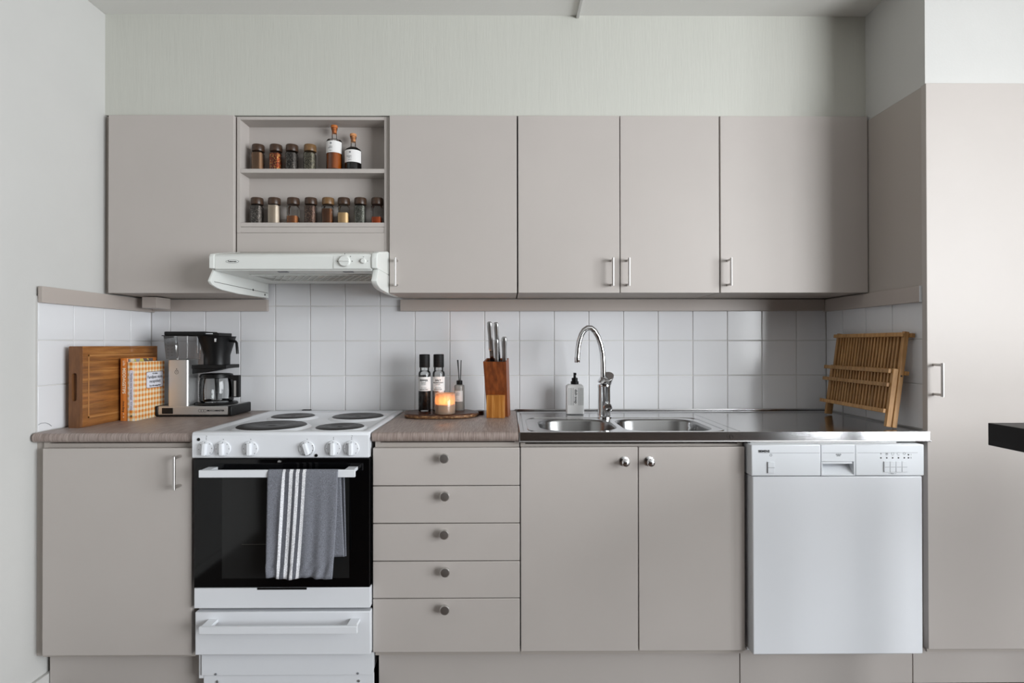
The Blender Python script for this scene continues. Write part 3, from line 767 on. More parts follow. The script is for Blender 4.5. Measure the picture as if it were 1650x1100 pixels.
# inner fold of the towel that shows past its front layer on the right
b = MB(); lp = []
n = 12
A = [(0.985 + 0.0305 * k / n, -0.6475 + 0.002 * math.sin(k)) for k in range(n + 1)]
loops = []
for q_ in range(15):
    z = 0.785 - 0.267 * q_ / 14
    loops.append([(x + 0.006 * q_ / 14, y, z) for x, y in A] + [(x + 0.006 * q_ / 14, y + 0.003, z) for x, y in A[::-1]])
b.loft(loops, True, True).build('inner_fold', mat('plain grey towel weave', (112, 114, 122), 0.95, var=0.45, scale=(620, 620, 620), bump=0.4), tw)

# ================================================================ SPICE JARS AND BOTTLES
def jar(x, zb, fill, m, w_=0.0395, label='', lidm=LID):
    t = thing('spice_jar', label, 'jar', (x, -0.2385, zb), group='spice jars on the open shelf', local=True)
    h = w_ / 2
    MB().loft([at(rr(-h, h, -h, h, 0.006, 3), 0.0), at(rr(-h, h, -h, h, 0.006, 3), 0.068), at(rr(-h + 0.004, h - 0.004, -h + 0.004, h - 0.004, 0.010, 3), 0.0745), at(rr(-h + 0.004, h - 0.004, -h + 0.004, h - 0.004, 0.010, 3), 0.078)], cap0=True).build('glass', GLASS, t)
    i = h - 0.0022
    MB().loft([at(rr(-i, i, -i, i, 0.005, 3), 0.0025), at(rr(-i, i, -i, i, 0.005, 3), 0.0025 + 0.068 * fill)], True, True).build('spice', m, t)
    MB().lathe([(0, 0.0765), (0.0225, 0.0765), (0.0232, 0.079), (0.0232, 0.098), (0.0215, 0.1015), (0, 0.1025)], (0.001, 0, 0), seg=24).build('lid', lidm, t)
    return t


def pxs(xp): return 1.53196 + (xp - 818.4) * (2.435 - 0.258) / 909.4


LIDB = mat('bronze jar lid', (112, 82, 48), 0.4, var=0.2, scale=(90, 90, 300))
top_row = [((145 + 240) / 2, 1.0, mat('light brown powder', (160, 122, 92), 0.8, var=0.08, scale=(200, 200, 200)), 'jar of light brown powder, leftmost on the upper shelf', LID),
           ((312 + 405) / 2, 0.95, speckle('chilli flakes', [(154, 56, 25), (215, 93, 37), (93, 37, 22), (255, 203, 110), (191, 78, 32)], 380), 'jar of red chilli flakes, second on the upper shelf', LID),
           ((462 + 555) / 2, 0.97, speckle('black peppercorns', [(71, 65, 61), (103, 95, 90), (142, 132, 125), (51, 47, 44)], 420), 'jar of dark grey pepper grains, third on the upper shelf', LID),
           ((632 + 725) / 2, 0.97, speckle('dried herbs', [(104, 98, 84), (146, 138, 118), (74, 70, 60), (176, 168, 146)], 460), 'jar of grey green dried herbs left of the two bottles', LIDB)]
for c, f, m, lab, lm in top_row: jar(pxs(380 + c / 5.788), 1.8572, f, m, label=lab, lidm=lm)
low_row = [((135 + 230) / 2, 1.0, speckle('coarse grey pepper', [(122, 112, 105), (81, 73, 69), (173, 161, 151), (61, 56, 54)], 460), 'jar of coarse grey pepper, leftmost on the lower shelf', LID),
           ((297 + 390) / 2, 1.02, mat('pale salt', (234, 217, 198), 0.8), 'jar of pale beige salt, second on the lower shelf', LID),
           ((475 + 568) / 2, 0.42, mat('tan spice powder', (171, 108, 61), 0.8), 'half empty jar of tan powder, third on the lower shelf', LID),
           ((640 + 732) / 2, 1.0, speckle('mixed seeds', [(120, 88, 73), (78, 59, 51), (166, 130, 110), (98, 73, 64)], 440), 'jar of reddish brown mixed seeds, fourth on the lower shelf', LID),
           ((803 + 892) / 2, 0.83, mat('dark brown powder', (120, 71, 34), 0.8), 'jar of dark brown powder under a bronze lid', LIDB),
           ((950 + 1040) / 2, 0.60, mat('cream garlic powder', (255, 217, 164), 0.8, var=0.05, scale=(300, 300, 300)), 'jar a bit over half full of cream powder', LID),
           ((1105 + 1195) / 2, 1.0, speckle('green herbs', [(112, 112, 102), (80, 82, 74), (158, 158, 146), (132, 130, 120)], 460), 'jar of grey green herbs, second from the right on the lower shelf', LID),
           ((1262 + 1355) / 2, 0.36, mat('orange paprika', (212, 95, 34), 0.8), 'jar a third full of orange paprika, rightmost on the lower shelf', LID)]
for c, f, m, lab, lm in low_row: jar(pxs(380 + c / 5.788), 1.6512, f, m, label=lab, lidm=lm)


def bottle(xp, r, hs, hn, htop, liq, fillh, stop_m, label, lab0, lab1, lines):
    t = thing('glass_bottle', label, 'bottle', (pxs(xp), -0.2385, 1.8572), local=True)
    MB().lathe([(0, 0), (r - 0.002, 0), (r, 0.002), (r, hs), (r * 0.9, hs + 0.006), (0.0105, hn), (0.0095, hn + 0.004), (0.0095, htop - 0.018), (0.0115, htop - 0.017), (0.0115, htop - 0.010)], seg=32).build('glass', GLASS, t)
    p = [(0, 0.006), (r - 0.0022, 0.006), (r - 0.0022, min(fillh, hs))]
    if fillh > hs: p += [(r * 0.9 - 0.002, hs + 0.006), (0.012, hn - 0.002)]
    p += [(0, p[-1][1])]
    MB().lathe(p, seg=32).build('liquid', liq, t)
    s_ = MB().lathe([(0, htop - 0.03), (0.0088, htop - 0.03), (0.0088, htop - 0.0098), (0.0125, htop - 0.0098), (0.013, htop - 0.006), (0.0125, htop), (0, htop)], seg=24).build('stopper', stop_m, t)
    a = MB(); N = 20; rad = r + 0.0004
    lo_ = [[(rad * math.sin(q_), -rad * math.cos(q_), z) for q_ in [-1.45 + 2.9 * k / N for k in range(N + 1)]] for z in (lab0, lab1)]
    bm = bmesh.new(); L = [[bm.verts.new(p_) for p_ in l_] for l_ in lo_]
    for k in range(N): bm.faces.new((L[0][k], L[0][k + 1], L[1][k + 1], L[1][k]))
    a.add(bm, True); lb = a.build('label', PAPERW, t)
    zc = (lab0 + lab1) / 2
    em = MB(); em.lathe([(0, 0), (0.0035, 0), (0.0035, 0.0003), (0, 0.0003)], (-0.004, -rad - 0.0002, lab1 - 0.010), 'Y', 10); em.build('emblem', GREYP, lb)
    for bd, dz, sz in lines: text(bd, sz, GREYP, lb, (-0.004, -rad - 0.0002, zc + dz), bend=rad)
    return t


AMBER = mat('amber liquid', (150, 76, 22), 0.1); DKLIQ = mat('black liquid', (10, 8, 8), 0.08)
bottle(380 + 907 / 5.788, 0.0298, 0.114, 0.122, 0.1785, AMBER, 0.080, CORKO, 'clear bottle of amber liquid with an orange stopper on the upper shelf', 0.066, 0.111, [('OLIVE', -0.0005, 0.0052), ('ORGANIC', -0.006, 0.0052), ('350 ML', -0.0155, 0.004)])
bottle(380 + 1085 / 5.788, 0.0315, 0.078, 0.096, 0.1455, DKLIQ, 0.090, CORK, 'dark filled bottle with a cork, right of the amber bottle', 0.029, 0.076, [('BALSAMICO', -0.002, 0.0052), ('NO 12', -0.0075, 0.0045), ('250 ML', -0.016, 0.004)])

# ================================================================ CUTTING BOARD AND BOOKS
cb = thing('cutting_board', 'thick oak cutting board standing on edge against the left wall', 'cutting board', (0.048, -0.28, 0.9), local=True)
bh, bt, bl0, bl1 = 0.280, 0.038, -0.20, 0.215        # height, thickness, front and back in own frame
zs_ = [0.0, 0.040, 0.078, 0.118, 0.160, 0.196, 0.228, 0.252, bh]
for a, b in zip(zs_, zs_[1:]):
    MB().box(-bt / 2, bt / 2, bl0 + 0.0004, bl1, a + 0.0001, b - 0.0001, 0.0005, 1).build('stave', OAK, cb)
oo = [(y, z) for y, z in rr(-bt / 2, bt / 2, 0, bh, 0.004, 3)]
hole = rr(-0.0085, 0.0085, 0.092, 0.188, 0.0084, 5)
ep = MB()
ep.loft([[(x, bl0, z) for x, z in oo], [(x, bl0 - 0.012, z) for x, z in oo]], smooth=False)
ep.fill([[(x, bl0 - 0.012, z) for x, z in oo], [(x, bl0 - 0.012, z) for x, z in hole]])
ep.loft([[(x, bl0 - 0.012, z) for x, z in hole], [(x * 0.9, bl0 - 0.001, 0.14 + (z - 0.14) * 0.985) for x, z in hole]], cap1=True, smooth=False)
ep.build('end_face', OAKEND, cb)
jg = MB(); xg = bt / 2
jg.box(xg, xg + 0.0006, bl0 + 0.026, bl0 + 0.031, 0.03, bh - 0.03).box(xg, xg + 0.0006, bl0 + 0.026, bl1 - 0.03, bh - 0.035, bh - 0.03).box(xg, xg + 0.0006, bl0 + 0.026, bl1 - 0.03, 0.03, 0.035)
jg.build('juice_groove', OAKLIGHT, cb)


def gingham():
    m, nt, b = base('orange gingham print')
    tc = nt.nodes.new('ShaderNodeTexCoord'); sp = nt.nodes.new('ShaderNodeSeparateXYZ'); nt.links.new(tc.outputs['Object'], sp.inputs[0])

    def M2(op, a, b2):
        n = nt.nodes.new('ShaderNodeMath'); n.operation = op
        for i, v in enumerate((a, b2)):
            if isinstance(v, (int, float)): n.inputs[i].default_value = v
            else: nt.links.new(v, n.inputs[i])
        return n.outputs[0]
    u = M2('MULTIPLY', M2('ADD', M2('ADD', sp.outputs[0], sp.outputs[1]), 5.0), 1 / 0.0198)
    v = M2('MULTIPLY', M2('ADD', sp.outputs[2], 5.0), 1 / 0.0198)
    a = M2('LESS_THAN', M2('FRACT', u, 0), 0.5); c = M2('LESS_THAN', M2('FRACT', v, 0), 0.5)
    s = M2('MULTIPLY', M2('ADD', a, c), 0.5)
    rp = nt.nodes.new('ShaderNodeValToRGB'); rp.color_ramp.interpolation = 'CONSTANT'; e = rp.color_ramp.elements
    e[0].position = 0; e[0].color = (*lin((234, 222, 204)), 1); e[1].position = 0.4; e[1].color = (*lin((232, 190, 132)), 1)
    n = e.new(0.8); n.color = (*lin((216, 122, 34)), 1)
    nt.links.new(s, rp.inputs[0]); nt.links.new(rp.outputs[0], b.inputs['Base Color']); b.inputs['Roughness'].default_value = 0.4
    return m


PAGES = mat('page edges', (222, 214, 200), 0.9, var=0.08, scale=(900, 4, 4))


def book(name, loc, rz, t_, dpt, h, cover, label):
    t = thing(name, label, 'book', loc, (0, 0, rz), local=True)
    c = MB().box(0, 0.0022, 0.003, dpt, 0, h, 0.0004, 1).box(t_ - 0.0022, t_, 0.003, dpt, 0, h, 0.0004, 1)
    sp = [(0, 0.003), (0.002, 0.0008), (t_ * 0.5, -0.001), (t_ - 0.002, 0.0008), (t_, 0.003), (t_ - 0.0024, 0.0045), (0.0024, 0.0045)]
    c.prism(sp, 'Z', 0, h); co = c.build('cover', cover, t)
    MB().box(0.0023, t_ - 0.0023, 0.0046, dpt - 0.004, 0.003, h - 0.003).build('pages', PAGES, t)
    return t, co


ORANGE = mat('orange cover', (206, 122, 52), 0.45, var=0.06, scale=(20, 20, 20))
bk1, c1 = book('cookbook', (0.0815, -0.313, 0.9003), 0.04, 0.027, 0.185, 0.2345, ORANGE, 'orange-spined cookbook against the cutting board')
text('MIDDAGSTIPS', 0.0155, mat('cream print', (240, 226, 200), 0.6), c1, (0.0145, -0.0012, 0.150), (PI / 2, PI / 2, 0), bold=0.0003)
text('Lilla', 0.012, mat('cream print small', (240, 226, 200), 0.6), c1, (0.0145, -0.0012, 0.216), (PI / 2, PI / 2, 0))
text('Anna Berg', 0.0095, DARK, c1, (0.0135, -0.0012, 0.054), (PI / 2, PI / 2, 0))
text('*\n*', 0.012, mat('cream mark', (240, 226, 200), 0.6), c1, (0.0135, -0.0012, 0.018))
ph = MB().box(0.0271, 0.0275, 0.004, 0.16, 0.195, 0.232).build('cover_photo', speckle('food photograph print', [(150, 150, 156), (206, 122, 52), (216, 200, 170), (96, 84, 80), (196, 180, 90)], 55), c1)
MB().box(0.0271, 0.0275, 0.004, 0.016, 0.05, 0.118).build('cover_photo', speckle('blue photograph print', [(150, 160, 190), (86, 96, 120), (206, 210, 220)], 60), c1)
GING = gingham()
bk2, c2 = book('cookbook', (0.1092, -0.3155, 0.9003), 0.04, 0.032, 0.19, 0.220, GING, 'orange gingham cookbook standing in front of the cutting board, nearest the coffee maker')
lb = MB().prism([(x, z) for x, z in rr(0.009, 0.0235, 0.040, 0.190, 0.006, 4)], 'Y', -0.0016, -0.0009).build('spine_label', mat('lilac white label', (218, 214, 226), 0.6), c2)
text('Familjens stora receptskatt', 0.0092, DARK, lb, (0.0162, -0.0018, 0.128), (PI / 2, PI / 2, 0)); text('ICA köket', 0.0075, DARK, lb, (0.0162, -0.0018, 0.056), (PI / 2, PI / 2, 0))
l2 = MB().prism([(y, z) for y, z in rr(0.064, 0.178, 0.116, 0.180, 0.007, 4)], 'X', 0.0321, 0.0326).build('cover_label_border', mat('blue grey border', (96, 92, 110), 0.6), c2)
l2b = MB().prism([(y, z) for y, z in rr(0.066, 0.176, 0.118, 0.178, 0.006, 4)], 'X', 0.0326, 0.0329).build('cover_label', mat('cool white label', (222, 222, 230), 0.6), l2)
RX = (PI / 2, 0, PI / 2)
DK2 = DARK
for bd, z, sz in (('ICA köket', 0.172, 0.008), ('Familjens stora', 0.1585, 0.0165), ('receptskatt', 0.142, 0.0165), ('Över 600 vardagsrätter', 0.1245, 0.008)):
    o = text(bd, sz, DK2, l2, (0.0330, 0.121, z), RX, bold=0.0002)
MB().lathe([(0, 0), (0.004, 0), (0.004, 0.0004), (0, 0.0004)], (0.016, -0.001, 0.018), 'Y', 12).build('spine_emblem', mat('green grey emblem', (90, 90, 70), 0.6), c2)

# ================================================================ COFFEE MAKER
cf = thing('coffee_maker', 'aluminium and black filter coffee maker with glass carafe on the left worktop', 'coffee maker', (0.285, -0.1, 0.9))
bs = MB().box(0.148, 0.424, -0.192, -0.024, 0.907, 0.9415, 0.003).build('base', ALU, cf)
MB().box(0.1475, 0.4245, -0.1925, -0.0235, 0.9005, 0.9068, 0.001).build('foot_strip', BLACK, cf)
MB().box(0.1345, 0.1478, -0.194, -0.022, 0.9025, 0.9425, 0.005, 3).build('end_cap', BLACK, cf)
MB().box(0.4242, 0.4385, -0.194, -0.022, 0.9025, 0.9425, 0.004, 3).build('end_cap', BLACK, cf)
MB().box(0.164, 0.207, -0.1935, -0.1918, 0.912, 0.935, 0.001).build('switch_plate', BLACK, cf)
rg = MB()
for x in (0.313, 0.323, 0.333): rg.lathe([(0.0062, 0), (0.0062, 0.0004), (0.0052, 0.0004), (0.0052, 0)], (x, -0.192, 0.924), 'Y', 16)
rg.build('badge', DARK, bs)
text('MOCCAMASTER', 0.0088, DARK, bs, (0.342, -0.1924, 0.9242), align='LEFT', sx=1.05, bold=0.0003)
tz = MB()
tz.loft([at(rr(0.183, 0.264, -0.188, -0.108, 0.010, 5), 0.9415), at(rr(0.183, 0.264, -0.188, -0.108, 0.010, 5), 1.124), at(rr(0.186, 0.261, -0.185, -0.111, 0.010, 5), 1.127)], cap1=True)
tower = tz.build('tower', ALU, cf)
em = MB().lathe([(0.0078, 0), (0.0078, 0.0003), (0.0068, 0.0003), (0.0068, 0)], (0.219, -0.188, 1.076), 'Y', 16).box(0.2135, 0.2245, -0.1884, -0.188, 1.0825, 1.0837).box(0.2155, 0.2225, -0.1884, -0.188, 1.0785, 1.0795).box(0.2155, 0.2225, -0.1884, -0.188, 1.074, 1.075).box(0.2178, 0.2202, -0.1884, -0.188, 1.086, 1.091)
em.build('emblem', DARK, tower)
tk = MB().loft([at(rr(0.172, 0.262, -0.186, -0.086, 0.010, 4), 1.1275), at(rr(0.162, 0.263, -0.188, -0.080, 0.010, 4), 1.222)], cap0=True).build('water_tank', GLASSW, cf)
tmk = MB()
for k in range(6): tmk.box(0.183, 0.188, -0.1895, -0.189, 1.142 + 0.0125 * k, 1.1432 + 0.0125 * k).box(0.199, 0.204, -0.1895, -0.189, 1.142 + 0.0125 * k, 1.1432 + 0.0125 * k)
tmk.build('level_marks', DARK, tk)
MB().box(0.168, 0.325, -0.187, -0.078, 1.2222, 1.2375, 0.003).box(0.160, 0.265, -0.190, -0.078, 1.2195, 1.2225, 0.001).build('tank_lid', BLACK, cf)
MB().tube([(0.255, -0.10, 1.15), (0.255, -0.10, 1.228)], 0.004, 8).build('riser_pipe', CHROME, cf)
bc = (0.336, -0.105)
bk = MB().lathe([(0.0, 1.104), (0.049, 1.104), (0.0495, 1.143), (0.070, 1.214), (0.072, 1.219), (0.068, 1.219), (0.045, 1.143), (0, 1.12)], (bc[0], bc[1], 0), seg=32)
bk.box(0.275, 0.375, -0.170, -0.06, 1.219, 1.2325, 0.002)
bsk = bk.build('brew_basket', BLACK, cf)
MB().box(0.285, 0.352, -0.1712, -0.1695, 1.2275, 1.2305).build('lid_edge', WHITEP, bsk)
MB().tube([(0.400, -0.125, 1.2), (0.428, -0.14, 1.198), (0.434, -0.143, 1.192), (0.439, -0.145, 1.148)], 0.0052, 8).build('basket_handle', BLACK, bsk)
MB().box(0.359, 0.367, -0.172, -0.167, 1.196, 1.21, 0.001).build('drip_slider', CHROME, bsk)
MB().box(0.2645, 0.402, -0.165, -0.05, 1.089, 1.1038, 0.002).prism([(0.2645, 1.068), (0.2645, 1.0892), (0.375, 1.0892), (0.33, 1.078)], 'Y', -0.158, -0.055).build('holder_arm', BLACK, cf)
cc = (0.335, -0.105)
MB().lathe([(0.0, 0.9417), (0.079, 0.9417), (0.080, 0.9455), (0.077, 0.9505), (0.06, 0.952), (0, 0.952)], (cc[0], cc[1], 0), seg=36).build('hotplate', BLACK, cf)
# carafe lifts off: its own thing
ca = thing('coffee_carafe', 'empty glass coffee carafe with black lid on the coffee maker hotplate', 'carafe', (cc[0], cc[1], 0.9522), local=True)
MB().lathe([(0, 0.0005), (0.058, 0.0005), (0.0635, 0.006), (0.0655, 0.03), (0.0645, 0.07), (0.060, 0.098), (0.0585, 0.104)], seg=36).build('glass', GLASS, ca)
MB().lathe([(0.0605, 0.097), (0.0625, 0.099), (0.0625, 0.107), (0.0605, 0.109)], seg=36).lathe([(0, 0.1045), (0.060, 0.1045), (0.060, 0.1125), (0.05, 0.115), (0, 0.1155)], seg=36).build('lid', BLACK, ca)
MB().tube([(0, 0, 0.004), (0, 0, 0.10)], [0.0028, 0.009], 10).build('mixing_tube', BLACK, ca)
hm = MB()
pts = [(0.055, -0.006, 0.108), (0.098, -0.010, 0.108), (0.098, -0.010, 0.018), (0.072, -0.0075, 0.018), (0.072, -0.0075, 0.090), (0.055, -0.006, 0.096)]
hm.prism([(p[0], p[2]) for p in pts], 'Y', -0.018, 0.004, 0.002); hm.build('handle', BLACK, ca)
MB().box(0.079, 0.088, -0.0188, -0.018, 0.022, 0.086).build('handle_inlay', ALU, ca)
gm = MB()
for k in range(9): gm.box(-0.052, -0.047, -0.0455, -0.045, 0.02 + 0.008 * k, 0.0212 + 0.008 * k)
gm.build('level_marks', mat('white print', (225, 225, 225), 0.6), ca)

# ================================================================ SERVING BOARD GROUP
svb = thing('serving_board', 'dark live-edge wooden board under the mills and candle', 'serving board', (1.266, -0.19, 0.9))
N = 56; edge = []
for k in range(N):
    a = 2 * PI * k / N
    ca_, sa = math.cos(a), math.sin(a)
    ex = math.copysign(abs(ca_) ** 0.8, ca_) * 0.146; ey = math.copysign(abs(sa) ** 0.85, sa) * 0.104
    if ca_ > 0 and sa < 0: ey *= 0.94
    wob = 1 + 0.02 * math.sin(5 * a + 1) + 0.014 * math.sin(9 * a)
    edge.append((1.266 + ex * wob, -0.192 + ey * wob))
def scl(l, s): return [(1.266 + (x - 1.266) * s, -0.192 + (y + 0.192) * s) for x, y in l]
MB().loft([at(scl(edge, 0.95), 0.9004), at(scl(edge, 0.985), 0.903)], cap0=True).loft([at(scl(edge, 0.992), 0.9135), at(scl(edge, 0.965), 0.9178)], cap1=True).build('top', WALNUT, svb)
MB().loft([at(scl(edge, 0.985), 0.903), at(edge, 0.907), at(scl(edge, 1.0), 0.911), at(scl(edge, 0.992), 0.9135)]).build('bark_edge', BARK, svb)
MB().prism([(1.394, -0.135), (1.402, -0.165), (1.432, -0.150), (1.436, -0.120), (1.414, -0.112)], 'Z', 0.9004, 0.9165, 0.003).build('handle_stub', WALNUT, svb)
BZ = 0.918


def mill(x, y, content, title, sub, label):
    t = thing('spice_mill', label, 'mill', (x, y, BZ), local=True)
    MB().lathe([(0, 0), (0.0235, 0), (0.0245, 0.002), (0.0245, 0.150), (0.0225, 0.157), (0.0185, 0.161), (0.0185, 0.176)], seg=32).build('glass', GLASS, t)
    MB().lathe([(0, 0.005), (0.0222, 0.005), (0.0222, 0.143 if content is PEPPER else 0.120), (0, 0.145 if content is PEPPER else 0.121)], seg=32).build('contents', content, t)
    MB().lathe([(0, 0.1745), (0.0205, 0.1745), (0.0212, 0.176), (0.0212, 0.1985), (0.0207, 0.199), (0.0212, 0.1995), (0.0212, 0.2255), (0.0195, 0.2275), (0, 0.228)], seg=32).build('cap', mat('matt black cap', (13, 13, 14), 0.6, spec=0.3), t)
    a = MB(); n_ = 16; rad = 0.0249
    bm = bmesh.new()
    L = [[bm.verts.new((rad * math.sin(q_), -rad * math.cos(q_), z)) for q_ in [-1.5 + 3.0 * k / n_ for k in range(n_ + 1)]] for z in (0.081, 0.1375)]
    for k in range(n_): bm.faces.new((L[0][k], L[0][k + 1], L[1][k + 1], L[1][k]))
    a.add(bm, True); lb_ = a.build('label', PAPERW, t)
    for bd, z, sz, mm in ((title, 0.123, 0.0108, DARK), (sub, 0.1135, 0.0058, DARK), ('the grinder', 0.1075, 0.004, GREYP), ('fine or coarse', 0.094, 0.004, GREYP), ('NICOLAS VAHE', 0.087, 0.0048, DARK)):
        text(bd, sz, mm, lb_, (0, -rad - 0.0002, z), bend=rad, bold=0.0003 if sz > 0.009 else 0.0001)
    return t


PEPPER = speckle('whole peppercorns', [(16, 14, 13), (34, 26, 22), (8, 8, 8), (26, 18, 14), (50, 32, 22)], 260, 0.5)
SALT = speckle('rose salt crystals', [(226, 206, 198), (236, 224, 218), (214, 186, 174), (240, 232, 228)], 300)
mill(1.1965, -0.160, PEPPER, 'PEPPER', 'BLACK', 'pepper mill full of black peppercorns, left of the salt mill')
mill(1.2520, -0.150, SALT, 'SALT', 'MEDITERRANEAN', 'salt mill full of pale crystals behind the candle')

cn = thing('candle', 'lit candle in a glass tumbler on the dark wooden board', 'candle', (1.290, -0.262, BZ), local=True)
GLOW = thin_glass('candle tumbler', (0.95, 0.93, 0.90), 0.03, 0.8, (0.92, 0.76, 0.62), 0.85)
MB().lathe([(0, 0), (0.034, 0), (0.0385, 0.003), (0.0388, 0.012), (0.0385, 0.078), (0.037, 0.080), (0.0358, 0.078), (0.0362, 0.010), (0, 0.008)], seg=40).build('tumbler', GLOW, cn)
wm, wnt, wbb = base('candle wax'); wbb.inputs['Base Color'].default_value = (*lin((214, 186, 160)), 1); wbb.inputs['Subsurface Weight'].default_value = 0.6; wbb.inputs['Subsurface Radius'].default_value = (0.02, 0.012, 0.006); wbb.inputs['Roughness'].default_value = 0.4
MB().lathe([(0, 0.0085), (0.0345, 0.0085), (0.0355, 0.012), (0.0355, 0.039), (0.033, 0.0385), (0, 0.038)], seg=36).build('wax', wm, cn)
MB().tube([(0, 0, 0.037), (0.001, 0, 0.046)], 0.0009, 6).build('wick', DARK, cn)
MB().lathe([(0, 0.044), (0.003, 0.047), (0.0042, 0.052), (0.003, 0.060), (0.001, 0.068), (0, 0.071)], seg=14).build('flame', emit('candle flame', (1.0, 0.5, 0.12), 9), cn)
pl_ = bpy.data.lights.new('candle_light', 'POINT'); pl_.energy = 0.34; pl_.color = (1.0, 0.37, 0.09); pl_.shadow_soft_size = 0.006
po = bpy.data.objects.new('candle_light', pl_); C.objects.link(po); po.parent = cn; po.location = (0, 0, 0.050)

df = thing('reed_diffuser', 'frosted glass reed diffuser with black sticks, right of the candle', 'diffuser', (1.335, -0.140, BZ), local=True)
MB().lathe([(0, 0), (0.0195, 0), (0.0208, 0.002), (0.0208, 0.097), (0.0195, 0.102), (0.0115, 0.1045)], seg=32).build('bottle', FROST, df)
MB().lathe([(0, 0.003), (0.019, 0.003), (0.019, 0.085), (0, 0.085)], seg=32).build('oil', mat('milky oil', (176, 168, 158), 0.5), df)
MB().lathe([(0, 0.1035), (0.0118, 0.1035), (0.0122, 0.105), (0.0122, 0.1195), (0.010, 0.121), (0, 0.121)], seg=24).build('collar', BLACK, df)
for a, b in (((0.000, 0, 0.115), (-0.0085, 0.002, 0.204)), ((-0.001, -0.003, 0.115), (-0.0055, -0.004, 0.204)), ((0.004, 0.002, 0.115), (0.0065, 0.004, 0.203))):
    MB().tube([a, b], 0.0018, 8).build('reed', BLACK, df)
a = MB(); bm = bmesh.new(); rad = 0.0212
L = [[bm.verts.new((rad * math.sin(q_), -rad * math.cos(q_), z)) for q_ in [-1.0 + 1.75 * k / 12 for k in range(13)]] for z in (0.037, 0.080)]
for k in range(12): bm.faces.new((L[0][k], L[0][k + 1], L[1][k + 1], L[1][k]))
a.add(bm, True); lb = a.build('label', PAPERW, df)
for bd, z, sz in (('scent of', 0.0735, 0.004), ('HOME', 0.0675, 0.0062), ('FRAGRANCE', 0.0625, 0.004), ('100 ml', 0.043, 0.0045)): text(bd, sz, GREYP, lb, (-0.0026, -rad - 0.0001, z), bend=rad)

# ================================================================ KNIFE BLOCK
kbk = thing('knife_block', 'tall hollow dark wooden knife block with a pale front foot, left of the sink', 'knife block', (1.496, -0.178, 0.9005), (0, 0, -0.16), local=True)
wT, wB, dp_, H, SH = 0.0445, 0.041, 0.034, 0.218, -0.062     # half widths, half depth, height, forward lean
th = 0.006


def ring(z, inset):
    t = z / H; hw = wB + (wT - wB) * t - inset; hd_ = dp_ - inset; y = SH * t
    return [(-hw, y - hd_, z), (hw, y - hd_, z + 0), (hw, y + hd_, z + 0.012 * t), (-hw, y + hd_, z + 0.012 * t)]


MB().loft([ring(0, 0), ring(H, 0), ring(H, th), ring(0.02, th)], cap0=True, cap1=True, smooth=False).build('box', ACACIA, kbk)
r0 = ring(0.12, th + 0.0004); r1 = ring(H - 0.008, th + 0.0004)
MB().loft([r0, r1], cap0=True, cap1=True, smooth=False).build('bristle_insert', BLACK, kbk)
MB().box(-0.036, 0.034, -0.0775, -0.0545, 0, 0.0885, 0.0012, mtx=None).build('front_foot', ACACIAL, kbk)
leanv = Vector((0, SH, H)).normalized()


def knife(px_, py_, s0, s1, rot, wid, label, exposed):
    """handle from s0 to s1 along the block's lean, measured from the block base; blade below"""
    t = thing('knife', label, 'knife', (1.496, -0.178, 0.9005), (0, 0, -0.16), local=True, group='knives in the block')
    o_ = Vector((px_, py_, 0))
    d = (leanv + Vector((rot, 0, 0))).normalized()
    Rm = Matrix((Vector((1, 0, 0)), d.cross(Vector((1, 0, 0))).normalized(), d)).transposed().to_4x4()
    mt = Matrix.Translation(o_) @ Rm
    prof_ = []
    for s_, k in ((s0, 0.80), (s0 + 0.004, 0.95), (s0 + 0.02, 0.92), ((s0 + s1) / 2, 0.86), (s1 - 0.018, 1.0), (s1 - 0.005, 0.95), (s1 - 0.001, 0.6)):
        hw, hd_ = wid * k, 0.0075 * k
        prof_.append([(x, y, s_) for x, y in rr(-hw, hw, -hd_, hd_, min(hw, hd_) * 0.85, 4)])
    MB().loft(prof_, True, True, mtx=mt).build('handle', KSTEEL, t)
    MB().prism([(-wid * 0.7, s0 - 0.09), (wid * 0.9, s0 - 0.07), (wid * 0.9, s0 + 0.002), (-wid * 0.7, s0 + 0.002)], 'Y', -0.0009, 0.0009, mtx=mt).build('blade', STEEL, t)
    return t


KSTEEL = mat('knife handle steel', (188, 188, 188), 0.34, 1.0, bump=0.02, scale=(300, 300, 20))
knife(-0.0150, 0.004, 0.272, 0.386, -0.01, 0.0100, 'knife standing tallest at the left of the block, bare blade showing', 0.04)
knife(0.0085, 0.014, 0.268, 0.384, -0.01, 0.0100, 'tall knife handle second from the left, at the back of the block', 0.03)
knife(-0.002, -0.013, 0.212, 0.318, 0.03, 0.0090, 'short knife handle at the front middle of the block', 0)
knife(0.0265, 0.000, 0.212, 0.326, 0.03, 0.0105, 'short knife handle at the right of the block', 0)

